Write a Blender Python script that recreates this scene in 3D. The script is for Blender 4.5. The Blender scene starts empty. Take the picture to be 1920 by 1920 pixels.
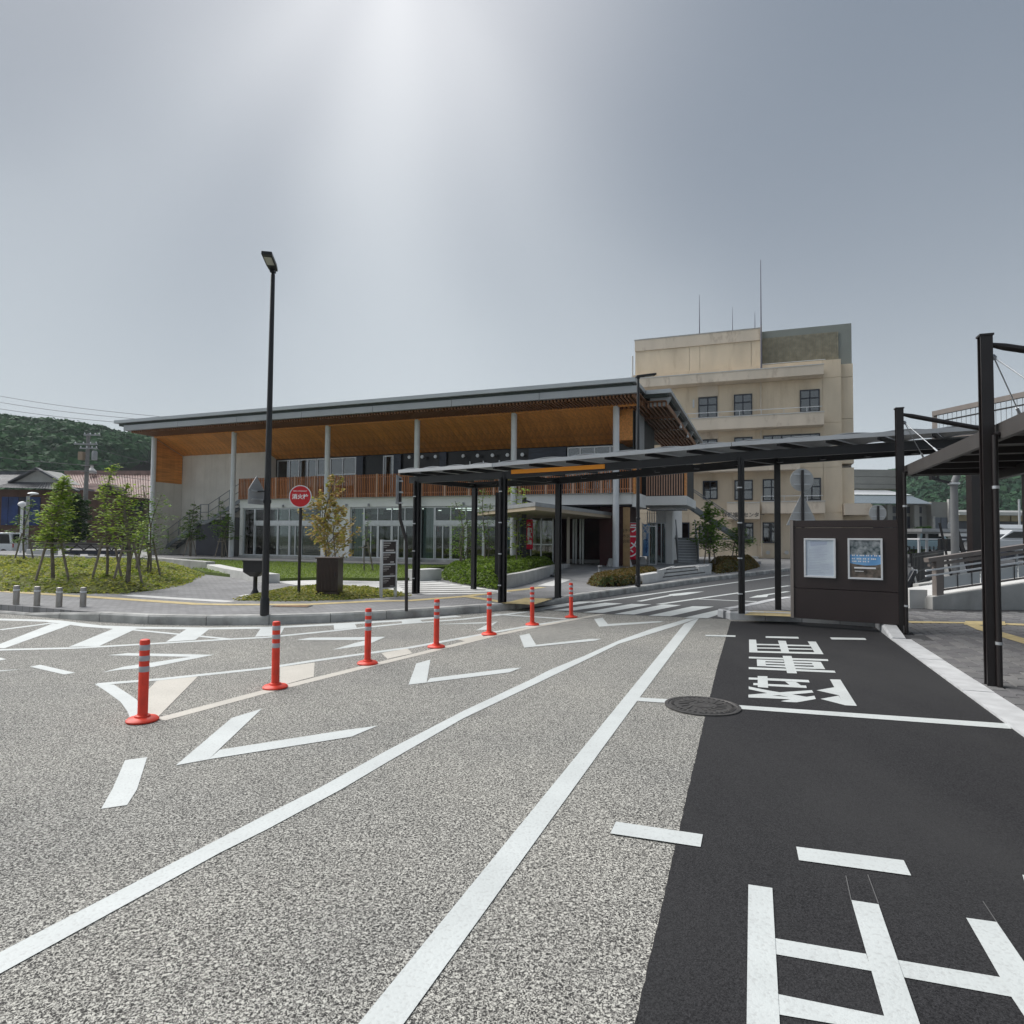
import bpy, bmesh, math, random
from mathutils import Vector, Matrix
R = math.radians
random.seed(7)
S = bpy.context.scene
COL = S.collection
# ---------------------------------------------------------------- camera
CAM = Vector((0, 0, 1.5)); FPX = 1200.0
rho = math.atan(.0092); pit = math.atan(48 / FPX)
r_ = Vector((math.cos(rho), 0, math.sin(rho)))
f_ = Vector((0, math.cos(pit), math.sin(pit)))
u_ = r_.cross(f_).normalized(); r_ = f_.cross(u_)
cd = bpy.data.cameras.new('camera'); cam = bpy.data.objects.new('camera', cd); COL.objects.link(cam)
cd.sensor_width = 36; cd.lens = 36 * FPX / 1920; cd.clip_end = 6000; cd.clip_start = .05
cam.matrix_world = Matrix.Translation(CAM) @ Matrix((r_, u_, -f_)).transposed().to_4x4()
S.camera = cam
# ---------------------------------------------------------------- world + sun
SUN_AZ = R(-62); SUN_EL = R(50)   # the veiled sun, up and to the left
GLOW_AZ = R(-11); GLOW_EL = R(45)  # thin bright gap in the cloud
w = bpy.data.worlds.new('World'); S.world = w; w.use_nodes = True
nt = w.node_tree; N = nt.nodes; L = nt.links; N.clear()
def nd(t, **k):
    n = N.new(t)
    for a, b in k.items(): setattr(n, a, b)
    return n
def mth(op, a, b=None, c=None, clamp=False):
    n = nd('ShaderNodeMath', operation=op); n.use_clamp = clamp
    for i, x in enumerate((a, b, c)):
        if x is None: continue
        if isinstance(x, (int, float)): n.inputs[i].default_value = x
        else: L.new(x, n.inputs[i])
    return n.outputs[0]
def vmt(op, a, b=None, sc=None):
    n = nd('ShaderNodeVectorMath', operation=op)
    for i, x in enumerate((a, b)):
        if x is None: continue
        if isinstance(x, (tuple, Vector)): n.inputs[i].default_value = x
        else: L.new(x, n.inputs[i])
    if sc is not None:
        if isinstance(sc, (int, float)): n.inputs['Scale'].default_value = sc
        else: L.new(sc, n.inputs['Scale'])
    return n
def mixc(f, a, b):
    n = nd('ShaderNodeMix', data_type='RGBA')
    for i, x in ((0, f), (6, a), (7, b)):
        if isinstance(x, (int, float)): n.inputs[i].default_value = x
        elif isinstance(x, tuple): n.inputs[i].default_value = (*x, 1)
        else: L.new(x, n.inputs[i])
    return n.outputs[2]
sky = nd('ShaderNodeTexSky', sky_type='NISHITA', sun_disc=False, sun_elevation=SUN_EL, sun_rotation=SUN_AZ, dust_density=3.0)
SL = Vector((math.sin(SUN_AZ) * math.cos(SUN_EL), math.cos(SUN_AZ) * math.cos(SUN_EL), math.sin(SUN_EL)))
SD = Vector((math.sin(GLOW_AZ) * math.cos(GLOW_EL), math.cos(GLOW_AZ) * math.cos(GLOW_EL), math.sin(GLOW_EL)))
E1 = SD.cross(Vector((0, 0, 1))).normalized(); E2 = E1.cross(SD).normalized()
tc = nd('ShaderNodeTexCoord'); dv = vmt('NORMALIZE', tc.outputs['Generated']).outputs[0]
cs = vmt('DOT_PRODUCT', dv, SD).outputs['Value']
ea = vmt('DOT_PRODUCT', dv, E1).outputs['Value']; eb = vmt('DOT_PRODUCT', dv, E2).outputs['Value']
rad = mth('SQRT', mth('ADD', mth('MULTIPLY', ea, ea), mth('ADD', mth('MULTIPLY', eb, eb), .02)))
cx = nd('ShaderNodeCombineXYZ')
L.new(mth('DIVIDE', ea, rad), cx.inputs[0]); L.new(mth('DIVIDE', eb, rad), cx.inputs[1]); L.new(mth('MULTIPLY', rad, 1.1), cx.inputs[2])
n1 = nd('ShaderNodeTexNoise'); n1.inputs['Scale'].default_value = 1.15; n1.inputs['Detail'].default_value = 1.2; n1.inputs['Roughness'].default_value = .4
L.new(vmt('ADD', cx.outputs[0], (3.1, 7.7, 1.3)).outputs[0], n1.inputs['Vector'])
n2 = nd('ShaderNodeTexNoise'); n2.inputs['Scale'].default_value = 1.7; n2.inputs['Detail'].default_value = 3
L.new(dv, n2.inputs['Vector'])
# broad soft fans of thin cloud that spread from the bright gap
th_ = nd('ShaderNodeMath', operation='ARCTAN2'); L.new(ea, th_.inputs[0]); L.new(mth('MULTIPLY', eb, -1.0), th_.inputs[1])
tw_ = mth('ADD', th_.outputs[0], mth('MULTIPLY', mth('SUBTRACT', n2.outputs['Fac'], .5), .7))
def fan(c, wd, amp):
    q = mth('DIVIDE', mth('SUBTRACT', tw_, c), wd); return mth('MULTIPLY', mth('EXPONENT', mth('MULTIPLY', mth('MULTIPLY', q, q), -1.0)), amp)
fans = mth('MULTIPLY', mth('ADD', fan(R(3), R(30), .66), mth('ADD', fan(R(44), R(17), .20), mth('ADD', fan(R(-46), R(15), .30), fan(R(-76), R(16), .14)))), mth('DIVIDE', rad, mth('ADD', rad, .10)))
streak = mth('ADD', fans, mth('ADD', mth('MULTIPLY', n1.outputs['Fac'], .28), mth('MULTIPLY', n2.outputs['Fac'], .16)))
mr = nd('ShaderNodeMapRange', interpolation_type='SMOOTHSTEP'); L.new(streak, mr.inputs[0]); mr.inputs[1].default_value = .16; mr.inputs[2].default_value = .98
CLOUD_DARK = (.68, .81, 1.0); CLOUD_LIGHT = (1.80, 1.97, 2.10)
c0 = mixc(mr.outputs[0], CLOUD_DARK, CLOUD_LIGHT)
sep = nd('ShaderNodeSeparateXYZ'); L.new(dv, sep.inputs[0])
hz = mth('POWER', mth('SUBTRACT', 1.0, mth('ABSOLUTE', sep.outputs[2]), clamp=True), 3.6)
c1 = mixc(mth('MULTIPLY', hz, .95), c0, (2.35, 2.58, 2.70))
glow = mth('POWER', mth('MAXIMUM', cs, 0.0), 30.0)
gl2 = mth('MULTIPLY', mth('POWER', mth('MAXIMUM', cs, 0.0), 9.0), mth('MULTIPLY', mr.outputs[0], .22))
gw = mth('ADD', mth('MULTIPLY', glow, .62), gl2, clamp=True)
c2 = mixc(gw, c1, (3.5, 3.5, 3.55))
c3 = mixc(.03, c2, sky.outputs[0])
bg = nd('ShaderNodeBackground'); bg.inputs[1].default_value = .1; L.new(c3, bg.inputs[0])
wo = nd('ShaderNodeOutputWorld'); L.new(bg.outputs[0], wo.inputs[0])
sd = bpy.data.lights.new('sun', 'SUN'); sd.energy = 1.5; sd.angle = R(58); sd.color = (1, .97, .93)
so = bpy.data.objects.new('sun', sd); COL.objects.link(so)
so.rotation_euler = SL.to_track_quat('Z', 'Y').to_euler()
S.view_settings.view_transform = 'Standard'; S.view_settings.look = 'None'
S.view_settings.exposure = 1.62; S.view_settings.gamma = 1; S.view_settings.use_curve_mapping = False
S.cycles.max_bounces = 6; S.cycles.transparent_max_bounces = 12

# ---------------------------------------------------------------- helpers
def ray(px, py): return f_ + r_ * ((px - 960) / FPX) + u_ * ((960 - py) / FPX)
def G(px, py, z=0.0):
    """point of the level surface z that the photo shows at px, py"""
    d = ray(px, py); return CAM + d * ((z - CAM.z) / d.z)
def At(px, py, y):
    d = ray(px, py); return CAM + d * (y / d.y)
def zat(px, py, p):
    """height above the ground point p at which the photo shows py"""
    d = ray(px, py); return CAM.z + d.z * (p.y / d.y)
class Frame:
    def __init__(s, x, y, deg):
        s.o = Vector((x, y, 0)); s.a = R(deg)
        s.X = Vector((math.cos(s.a), math.sin(s.a), 0)); s.Y = Vector((-math.sin(s.a), math.cos(s.a), 0))
    def W(s, px, py, n=0.0):
        o = s.o + s.Y * n; d = ray(px, py); t = (o - CAM).dot(s.Y) / d.dot(s.Y); q = CAM + d * t - o
        return q.dot(s.X), q.z
    def G(s, px, py, z):
        q = G(px, py, z) - s.o; return Vector((q.dot(s.X), q.dot(s.Y), z))
    def w(s, x, n, z): return s.o + s.X * x + s.Y * n + Vector((0, 0, z))

_m = {}
def mat(name, col, rough=.7, metal=0.0, var=0.0, vs=3.0, bump=0.0, bs=40.0, col2=None, spec=None, det=4, rnd=0.0, stretch=None, dist=.01):
    if name in _m: return _m[name]
    m = bpy.data.materials.new(name); m.use_nodes = True
    t = m.node_tree; b = t.nodes['Principled BSDF']
    b.inputs['Roughness'].default_value = rough; b.inputs['Metallic'].default_value = metal
    if spec is not None: b.inputs['Specular IOR Level'].default_value = spec
    b.inputs['Base Color'].default_value = (*col, 1)
    tc = t.nodes.new('ShaderNodeTexCoord'); src = tc.outputs['Object']
    if stretch:
        mp = t.nodes.new('ShaderNodeMapping'); mp.inputs['Scale'].default_value = stretch; t.links.new(src, mp.inputs[0]); src = mp.outputs[0]
    if var > 0 or col2:
        n = t.nodes.new('ShaderNodeTexNoise'); n.inputs['Scale'].default_value = vs; n.inputs['Detail'].default_value = det
        t.links.new(src, n.inputs['Vector'])
        cr = t.nodes.new('ShaderNodeMapRange'); cr.inputs[1].default_value = .32; cr.inputs[2].default_value = .68
        t.links.new(n.outputs['Fac'], cr.inputs[0])
        mx = t.nodes.new('ShaderNodeMix'); mx.data_type = 'RGBA'
        c2 = col2 if col2 else tuple(c * (1 + var) for c in col); c1 = col if col2 else tuple(c * (1 - var) for c in col)
        mx.inputs[6].default_value = (*c1, 1); mx.inputs[7].default_value = (*c2, 1)
        t.links.new(cr.outputs[0], mx.inputs[0]); t.links.new(mx.outputs[2], b.inputs['Base Color'])
    if rnd:
        oi = t.nodes.new('ShaderNodeObjectInfo'); mr = t.nodes.new('ShaderNodeMapRange'); mr.inputs[3].default_value = 1 - rnd; mr.inputs[4].default_value = 1 + rnd
        t.links.new(oi.outputs['Random'], mr.inputs[0]); sc = t.nodes.new('ShaderNodeVectorMath'); sc.operation = 'SCALE'
        t.links.new(b.inputs['Base Color'].links[0].from_socket, sc.inputs[0]); t.links.new(mr.outputs[0], sc.inputs['Scale']); t.links.new(sc.outputs[0], b.inputs['Base Color'])
    if bump > 0:
        n = t.nodes.new('ShaderNodeTexNoise'); n.inputs['Scale'].default_value = bs; n.inputs['Detail'].default_value = 3
        t.links.new(src, n.inputs['Vector'])
        bp = t.nodes.new('ShaderNodeBump'); bp.inputs['Strength'].default_value = bump; bp.inputs['Distance'].default_value = dist
        t.links.new(n.outputs['Fac'], bp.inputs['Height']); t.links.new(bp.outputs[0], b.inputs['Normal'])
    _m[name] = m; return m

def leafmat(name, c1, c2, c3=None, spec=.3, trans=.45, patch=0.0, ps=.1):
    """leaf colour that differs from leaf to leaf; light also comes through the blade"""
    if name in _m: return _m[name]
    m = bpy.data.materials.new(name); m.use_nodes = True; t = m.node_tree; b = t.nodes['Principled BSDF']
    g = t.nodes.new('ShaderNodeNewGeometry'); cr = t.nodes.new('ShaderNodeValToRGB')
    cr.color_ramp.elements[0].color = (*c1, 1); cr.color_ramp.elements[1].color = (*c2, 1)
    if c3: e = cr.color_ramp.elements.new(.93); e.color = (*c3, 1)
    fac = g.outputs['Random Per Island']
    if patch:
        tc = t.nodes.new('ShaderNodeTexCoord'); n = t.nodes.new('ShaderNodeTexNoise'); n.inputs['Scale'].default_value = ps; n.inputs['Detail'].default_value = 2; t.links.new(tc.outputs['Object'], n.inputs['Vector'])
        mr = t.nodes.new('ShaderNodeMapRange'); mr.inputs[1].default_value = .36; mr.inputs[2].default_value = .64; t.links.new(n.outputs['Fac'], mr.inputs[0])
        mm = t.nodes.new('ShaderNodeMix'); mm.inputs[0].default_value = patch; t.links.new(fac, mm.inputs[2]); t.links.new(mr.outputs[0], mm.inputs[3]); fac = mm.outputs[0]
    t.links.new(fac, cr.inputs[0]); t.links.new(cr.outputs[0], b.inputs['Base Color'])
    b.inputs['Roughness'].default_value = .55; b.inputs['Specular IOR Level'].default_value = spec
    tr = t.nodes.new('ShaderNodeBsdfTranslucent'); t.links.new(cr.outputs[0], tr.inputs[0])
    mx = t.nodes.new('ShaderNodeMixShader'); mx.inputs[0].default_value = trans
    t.links.new(b.outputs[0], mx.inputs[1]); t.links.new(tr.outputs[0], mx.inputs[2])
    t.links.new(mx.outputs[0], t.nodes['Material Output'].inputs[0]); _m[name] = m; return m

def glassmat(name, tint=(.55, .62, .6), refl=.1):
    if name in _m: return _m[name]
    m = bpy.data.materials.new(name); m.use_nodes = True; t = m.node_tree; t.nodes.remove(t.nodes['Principled BSDF'])
    tr = t.nodes.new('ShaderNodeBsdfTransparent'); tr.inputs[0].default_value = (*tint, 1)
    gl = t.nodes.new('ShaderNodeBsdfGlossy'); gl.inputs['Roughness'].default_value = .03
    fr = t.nodes.new('ShaderNodeFresnel'); fr.inputs[0].default_value = 1.5
    ad = t.nodes.new('ShaderNodeMath'); ad.operation = 'ADD'; ad.use_clamp = True; ad.inputs[1].default_value = refl
    t.links.new(fr.outputs[0], ad.inputs[0])
    mx = t.nodes.new('ShaderNodeMixShader'); t.links.new(ad.outputs[0], mx.inputs[0]); t.links.new(tr.outputs[0], mx.inputs[1]); t.links.new(gl.outputs[0], mx.inputs[2])
    t.links.new(mx.outputs[0], t.nodes['Material Output'].inputs[0]); _m[name] = m; return m

class MB:
    def __init__(s): s.v = []; s.f = []; s.mi = []
    def add(s, vs, fs, mi=0):
        o = len(s.v); s.v += [tuple(x) for x in vs]; s.f += [tuple(i + o for i in q) for q in fs]; s.mi += [mi] * len(fs); return s
    def box(s, x0, x1, y0, y1, z0, z1, mi=0):
        return s.add([(x0, y0, z0), (x1, y0, z0), (x1, y1, z0), (x0, y1, z0), (x0, y0, z1), (x1, y0, z1), (x1, y1, z1), (x0, y1, z1)],
                     [(0, 3, 2, 1), (4, 5, 6, 7), (0, 1, 5, 4), (1, 2, 6, 5), (2, 3, 7, 6), (3, 0, 4, 7)], mi)
    def beam(s, p, q, w_, h_, mi=0, up=(0, 0, 1)):
        p = Vector(p); q = Vector(q); d = (q - p).normalized(); up = Vector(up)
        if abs(d.dot(up)) > .98: up = Vector((0, 1, 0))
        a = d.cross(up).normalized() * w_ / 2; b = a.cross(d).normalized() * h_ / 2
        return s.add([p - a - b, p + a - b, p + a + b, p - a + b, q - a - b, q + a - b, q + a + b, q - a + b],
                     [(0, 1, 2, 3), (7, 6, 5, 4), (0, 4, 5, 1), (1, 5, 6, 2), (2, 6, 7, 3), (3, 7, 4, 0)], mi)
    def tube(s, p, q, r0, r1=None, n=10, mi=0, cap=True):
        r1 = r0 if r1 is None else r1; p = Vector(p); q = Vector(q); d = (q - p).normalized()
        up = Vector((0, 0, 1)) if abs(d.z) < .95 else Vector((1, 0, 0)); a = d.cross(up).normalized(); b = a.cross(d)
        vs = [];
        for c, rr in ((p, r0), (q, r1)):
            for i in range(n): t = 2 * math.pi * i / n; vs.append(c + (a * math.cos(t) + b * math.sin(t)) * rr)
        fs = [(i, (i + 1) % n, n + (i + 1) % n, n + i) for i in range(n)]
        if cap: fs += [tuple(range(n))[::-1], tuple(range(n, 2 * n))]
        return s.add(vs, fs, mi)
    def path(s, pts, rr, n=8, mi=0):
        for i in range(len(pts) - 1):
            r0 = rr[i] if isinstance(rr, (list, tuple)) else rr; r1 = rr[i + 1] if isinstance(rr, (list, tuple)) else rr
            s.tube(pts[i], pts[i + 1], r0, r1, n, mi)
        return s
    def lathe(s, c, prof, n=20, mi=0):
        vs = []; c = Vector(c)
        for rr, z in prof:
            for i in range(n): t = 2 * math.pi * i / n; vs.append(c + Vector((rr * math.cos(t), rr * math.sin(t), z)))
        k = len(prof)
        fs = [(j * n + i, j * n + (i + 1) % n, (j + 1) * n + (i + 1) % n, (j + 1) * n + i) for j in range(k - 1) for i in range(n)]
        fs += [tuple(range(n))[::-1], tuple(range((k - 1) * n, k * n))]
        return s.add(vs, fs, mi)
    def prism(s, pts, vec, mi=0):
        pts = [Vector(p) for p in pts]; vec = Vector(vec); n = len(pts)
        nrm = Vector((0, 0, 0))
        for i in range(n): nrm += pts[i].cross(pts[(i + 1) % n])
        if nrm.dot(vec) < 0: pts = pts[::-1]
        return s.add(pts + [p + vec for p in pts], [tuple(range(n))[::-1], tuple(range(n, 2 * n))] + [(i, (i + 1) % n, n + (i + 1) % n, n + i) for i in range(n)], mi)
    def quad(s, a, b, c, d, mi=0): return s.add([a, b, c, d], [(0, 1, 2, 3)], mi)
    def build(s, name, mats, parent=None, smooth=False, bevel=0.0, kind=None, label=None):
        me = bpy.data.meshes.new(name); me.from_pydata(s.v, [], s.f)
        if not isinstance(mats, (list, tuple)): mats = [mats]
        for m in mats: me.materials.append(m)
        if len(mats) > 1: me.polygons.foreach_set('material_index', s.mi)
        if smooth: me.polygons.foreach_set('use_smooth', [True] * len(me.polygons))
        me.update()
        o = bpy.data.objects.new(name, me); COL.objects.link(o)
        if parent: o.parent = parent
        if bevel: md = o.modifiers.new('bevel', 'BEVEL'); md.width = bevel; md.segments = 2; md.limit_method = 'ANGLE'
        if kind: o['kind'] = kind
        if label: o['label'] = label
        if smooth and not bevel:
            try: me.set_sharp_from_angle(angle=R(40))
            except Exception: pass
        return o
def tag(o, label, cat, group=None):
    o['label'] = label; o['category'] = cat
    if group: o['group'] = group
    return o
def thing(name, label, cat, loc=(0, 0, 0), rz=0.0, group=None):
    o = bpy.data.objects.new(name, None); COL.objects.link(o); o.location = loc; o.rotation_euler = (0, 0, rz)
    o.empty_display_size = .2
    return tag(o, label, cat, group)
def linkcopy(src, parent=None, loc=None, rot=None, name=None):
    c = src.copy(); COL.objects.link(c); c.parent = parent
    if loc is not None: c.location = loc
    if rot is not None: c.rotation_euler = rot
    return c
def dup(root, loc, rz, label, group=None):
    c = linkcopy(root, None, loc, (0, 0, rz)); c['label'] = label
    if group: c['group'] = group
    for ch in root.children:
        k = linkcopy(ch, c)
        for g in ch.children: linkcopy(g, k)
    return c
def sheet(name, pts, z, m, parent=None, kind=None):
    vs = [(p[0], p[1], z) for p in pts]
    a = sum(vs[i][0] * vs[(i + 1) % len(vs)][1] - vs[(i + 1) % len(vs)][0] * vs[i][1] for i in range(len(vs)))
    if a < 0: vs = vs[::-1]
    b = MB(); b.add(vs, [tuple(range(len(vs)))]); return b.build(name, m, parent, kind=kind)
def slab(name, pts, z0, z1, m, parent=None, kind=None, bevel=0):
    b = MB().prism([(p[0], p[1], z0) for p in pts], (0, 0, z1 - z0)); return b.build(name, m, parent, kind=kind, bevel=bevel)
def text(name, s, size, m, parent, loc, rot, ext=.002, align='CENTER', sx=1.0, bold=0.0, sp=1.0, line=1.0):
    c = bpy.data.curves.new(name, 'FONT'); c.body = s; c.size = size; c.align_x = align; c.align_y = 'CENTER'; c.extrude = ext; c.offset = bold
    c.resolution_u = 3; c.space_character = sp; c.space_line = line
    o = bpy.data.objects.new(name, c); COL.objects.link(o)
    bpy.context.view_layer.update()
    me = bpy.data.meshes.new_from_object(o.evaluated_get(bpy.context.evaluated_depsgraph_get()))
    bpy.data.objects.remove(o); me.name = name; me.materials.clear(); me.materials.append(m)
    o = bpy.data.objects.new(name, me); COL.objects.link(o); o.parent = parent; o.location = loc; o.rotation_euler = rot; o.scale = (sx, 1, 1)
    return o
UPR = (R(90), 0, 0)

# ---------------------------------------------------------------- materials
def porous():
    m = bpy.data.materials.new('porous_asphalt'); m.use_nodes = True; t = m.node_tree; b = t.nodes['Principled BSDF']; b.inputs['Roughness'].default_value = .9
    tc = t.nodes.new('ShaderNodeTexCoord')
    def noise(sc, det=2, dis=0.0):
        n = t.nodes.new('ShaderNodeTexNoise'); n.inputs['Scale'].default_value = sc; n.inputs['Detail'].default_value = det; n.inputs['Distortion'].default_value = dis
        t.links.new(tc.outputs['Object'], n.inputs['Vector']); return n.outputs['Fac']
    def ramp(src, stops):
        r = t.nodes.new('ShaderNodeValToRGB'); e = r.color_ramp.elements
        while len(e) < len(stops): e.new(.5)
        for k, (p, c) in enumerate(stops): e[k].position = p; e[k].color = (*c, 1)
        t.links.new(src, r.inputs[0]); return r.outputs[0]
    a = noise(104, 2.5, 1.2)
    c = ramp(a, [(.37, (.032, .031, .030)), (.44, (.112, .108, .103)), (.495, (.272, .264, .247)), (.55, (.50, .49, .455)), (.62, (.74, .725, .675))])
    big = noise(.45, 5); bc = ramp(big, [(.3, (.76, .77, .77)), (.7, (1.0, .995, .965))])
    mid = noise(7, 4); mc = ramp(mid, [(.3, (.88, .88, .88)), (.7, (1, 1, 1))])
    m1 = t.nodes.new('ShaderNodeMix'); m1.data_type = 'RGBA'; m1.blend_type = 'MULTIPLY'; m1.inputs[0].default_value = 1; t.links.new(c, m1.inputs[6]); t.links.new(bc, m1.inputs[7])
    m2 = t.nodes.new('ShaderNodeMix'); m2.data_type = 'RGBA'; m2.blend_type = 'MULTIPLY'; m2.inputs[0].default_value = 1; t.links.new(m1.outputs[2], m2.inputs[6]); t.links.new(mc, m2.inputs[7])
    t.links.new(m2.outputs[2], b.inputs['Base Color'])
    bp = t.nodes.new('ShaderNodeBump'); bp.inputs['Strength'].default_value = .9; bp.inputs['Distance'].default_value = .008
    t.links.new(a, bp.inputs['Height']); t.links.new(bp.outputs[0], b.inputs['Normal']); return m
M_POR = porous()
def brick(name, c1, c2, mortar, bw, bh, msize=.006, rot=0.0, big=.15):
    m = bpy.data.materials.new(name); m.use_nodes = True; t = m.node_tree; b = t.nodes['Principled BSDF']; b.inputs['Roughness'].default_value = .85
    tc = t.nodes.new('ShaderNodeTexCoord'); mp = t.nodes.new('ShaderNodeMapping'); mp.inputs['Rotation'].default_value = (0, 0, rot); t.links.new(tc.outputs['Object'], mp.inputs[0])
    br = t.nodes.new('ShaderNodeTexBrick'); br.inputs['Color1'].default_value = (*c1, 1); br.inputs['Color2'].default_value = (*c2, 1); br.inputs['Mortar'].default_value = (*mortar, 1)
    br.inputs['Scale'].default_value = 1; br.inputs['Brick Width'].default_value = bw; br.inputs['Row Height'].default_value = bh; br.inputs['Mortar Size'].default_value = msize
    t.links.new(mp.outputs[0], br.inputs['Vector'])
    n = t.nodes.new('ShaderNodeTexNoise'); n.inputs['Scale'].default_value = 1.1; n.inputs['Detail'].default_value = 6; t.links.new(tc.outputs['Object'], n.inputs['Vector'])
    mr = t.nodes.new('ShaderNodeMapRange'); mr.inputs[1].default_value = .3; mr.inputs[2].default_value = .7; mr.inputs[3].default_value = 1 - big; mr.inputs[4].default_value = 1 + big; t.links.new(n.outputs['Fac'], mr.inputs[0])
    mx = t.nodes.new('ShaderNodeVectorMath'); mx.operation = 'SCALE'; t.links.new(br.outputs['Color'], mx.inputs[0]); t.links.new(mr.outputs[0], mx.inputs['Scale'])
    t.links.new(mx.outputs[0], b.inputs['Base Color']); _m[name] = m; return m
M_PAVE = brick('grey_paving', (.20, .20, .205), (.25, .25, .255), (.13, .13, .13), .2, .1, .008, .3)
M_DARK = mat('fresh_asphalt', (.008, .008, .0095), .9, spec=.25, col2=(.044, .044, .047), vs=130, bump=.8, bs=170, dist=.006)
M_ASPH = mat('street_asphalt', (.075, .077, .08), .85, var=.25, vs=60, bump=.6, bs=150, dist=.005)
def paint(name, col, wear=(.6, .6, .58)):
    m = bpy.data.materials.new(name); m.use_nodes = True; t = m.node_tree; b = t.nodes['Principled BSDF']; b.inputs['Roughness'].default_value = .6
    tc = t.nodes.new('ShaderNodeTexCoord'); n = t.nodes.new('ShaderNodeTexNoise'); n.inputs['Scale'].default_value = 70; n.inputs['Detail'].default_value = 5; t.links.new(tc.outputs['Object'], n.inputs['Vector'])
    r = t.nodes.new('ShaderNodeValToRGB'); r.color_ramp.elements[0].position = .28; r.color_ramp.elements[0].color = (*wear, 1); r.color_ramp.elements[1].position = .48; r.color_ramp.elements[1].color = (*col, 1)
    t.links.new(n.outputs['Fac'], r.inputs[0])
    n2 = t.nodes.new('ShaderNodeTexNoise'); n2.inputs['Scale'].default_value = 3; n2.inputs['Detail'].default_value = 6; t.links.new(tc.outputs['Object'], n2.inputs['Vector'])
    mr = t.nodes.new('ShaderNodeMapRange'); mr.inputs[1].default_value = .3; mr.inputs[2].default_value = .7; mr.inputs[3].default_value = .88; mr.inputs[4].default_value = 1.0; t.links.new(n2.outputs['Fac'], mr.inputs[0])
    sc = t.nodes.new('ShaderNodeVectorMath'); sc.operation = 'SCALE'; t.links.new(r.outputs[0], sc.inputs[0]); t.links.new(mr.outputs[0], sc.inputs['Scale']); t.links.new(sc.outputs[0], b.inputs['Base Color'])
    bp = t.nodes.new('ShaderNodeBump'); bp.inputs['Strength'].default_value = .5; bp.inputs['Distance'].default_value = .004; t.links.new(n.outputs['Fac'], bp.inputs['Height']); t.links.new(bp.outputs[0], b.inputs['Normal'])
    return m
M_PAINT = paint('white_road_paint', (.60, .635, .63), (.50, .52, .515)); M_CREAM = paint('cream_road_paint', (.58, .55, .49), (.46, .44, .39))
M_CONC = mat('concrete', (.40, .40, .385), .85, var=.16, vs=2.2, bump=.3, bs=60, det=8)
M_CONCL = mat('light_concrete', (.58, .58, .565), .85, var=.10, vs=2.5, bump=.2, bs=50, det=8)
M_KERB = mat('kerb_concrete', (.40, .40, .385), .9, rnd=.12, var=.28, vs=3.5, bump=.4, bs=60, det=8)
M_KERBL = mat('pale_kerb', (.52, .53, .54), .9, var=.12, vs=5, bump=.4, bs=90)
M_TACT = mat('tactile_yellow', (.50, .40, .20), .8, var=.15, vs=8)
M_BLACK = mat('black_steel', (.009, .009, .011), .4, metal=0, var=.2, vs=5)
M_BROWN = mat('dark_brown_steel', (.016, .012, .012), .4, metal=0, var=.15, vs=4)
M_GREY = mat('grey_metal', (.30, .31, .32), .45, metal=.15, var=.1, vs=4)
M_SILV = mat('aluminium', (.56, .58, .60), .35, metal=.6, var=.08, vs=6)
M_WHITEM = mat('white_metal', (.68, .70, .72), .4, var=.05, vs=4)
M_RED = mat('orange_plastic', (.74, .048, .020), .45, rnd=.08, var=.14, vs=9, det=8)
M_REFL = mat('reflective_band', (.42, .42, .45), .3, metal=.1)
M_WALL = mat('white_wall', (.80, .80, .78), .85, var=.05, vs=.8, bump=.1, bs=40)
M_PALE = mat('pale_board_wall', (.66, .645, .60), .85, rnd=.03, var=.07, vs=1.2, bump=.1, bs=30)
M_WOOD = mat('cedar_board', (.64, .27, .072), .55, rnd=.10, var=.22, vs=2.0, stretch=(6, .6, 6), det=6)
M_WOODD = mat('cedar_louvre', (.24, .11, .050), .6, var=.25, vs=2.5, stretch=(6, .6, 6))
M_SLAT = mat('balcony_cedar', (.42, .155, .055), .6, rnd=.3, var=.30, vs=9, stretch=(1, 1, .12))
M_SLATL = mat('balcony_post_wood', (.55, .34, .24), .6, var=.1, vs=5)
M_DKWALL = mat('navy_panel', (.020, .024, .040), .4, var=.2, vs=2)
M_VOID = mat('dark_interior', (.035, .035, .035), .9, var=.3, vs=1)
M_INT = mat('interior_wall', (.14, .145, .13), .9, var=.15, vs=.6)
M_CURT = mat('pale_curtain', (.42, .50, .48), .9, var=.25, vs=3, stretch=(6, 6, .1))
M_GLASS = glassmat('window_glass', (.68, .76, .74), .03)
M_GLASSD = glassmat('dark_window_glass', (.34, .39, .41), .14)
M_GRASS = mat('lawn_grass', (.11, .16, .03), .95, var=.25, vs=1.6, bump=1.0, bs=60, det=8, dist=.04)
M_SOIL = mat('soil', (.10, .075, .05), .95, var=.3, vs=6, bump=.6, bs=30)
M_LEAFG = leafmat('fresh_leaf', (.10, .21, .018), (.33, .48, .05), (.45, .56, .10))
M_LEAFM = leafmat('mid_leaf', (.055, .13, .018), (.19, .31, .05))
M_LEAFY = leafmat('golden_leaf', (.24, .27, .035), (.44, .43, .08), (.50, .33, .14))
M_COVER = leafmat('groundcover_leaf', (.12, .21, .02), (.40, .50, .06), (.46, .44, .10), patch=.35, ps=1.2)
M_SHRUB = leafmat('shrub_leaf', (.07, .13, .015), (.19, .28, .035))
M_SHRUBB = leafmat('olive_shrub_leaf', (.075, .085, .015), (.16, .16, .03), (.18, .10, .03))
M_BARK = mat('bark', (.15, .13, .105), .9, var=.3, vs=12, bump=.5, bs=40)
M_STAKE = mat('stake_wood', (.22, .19, .16), .85, var=.2, vs=8)

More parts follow.
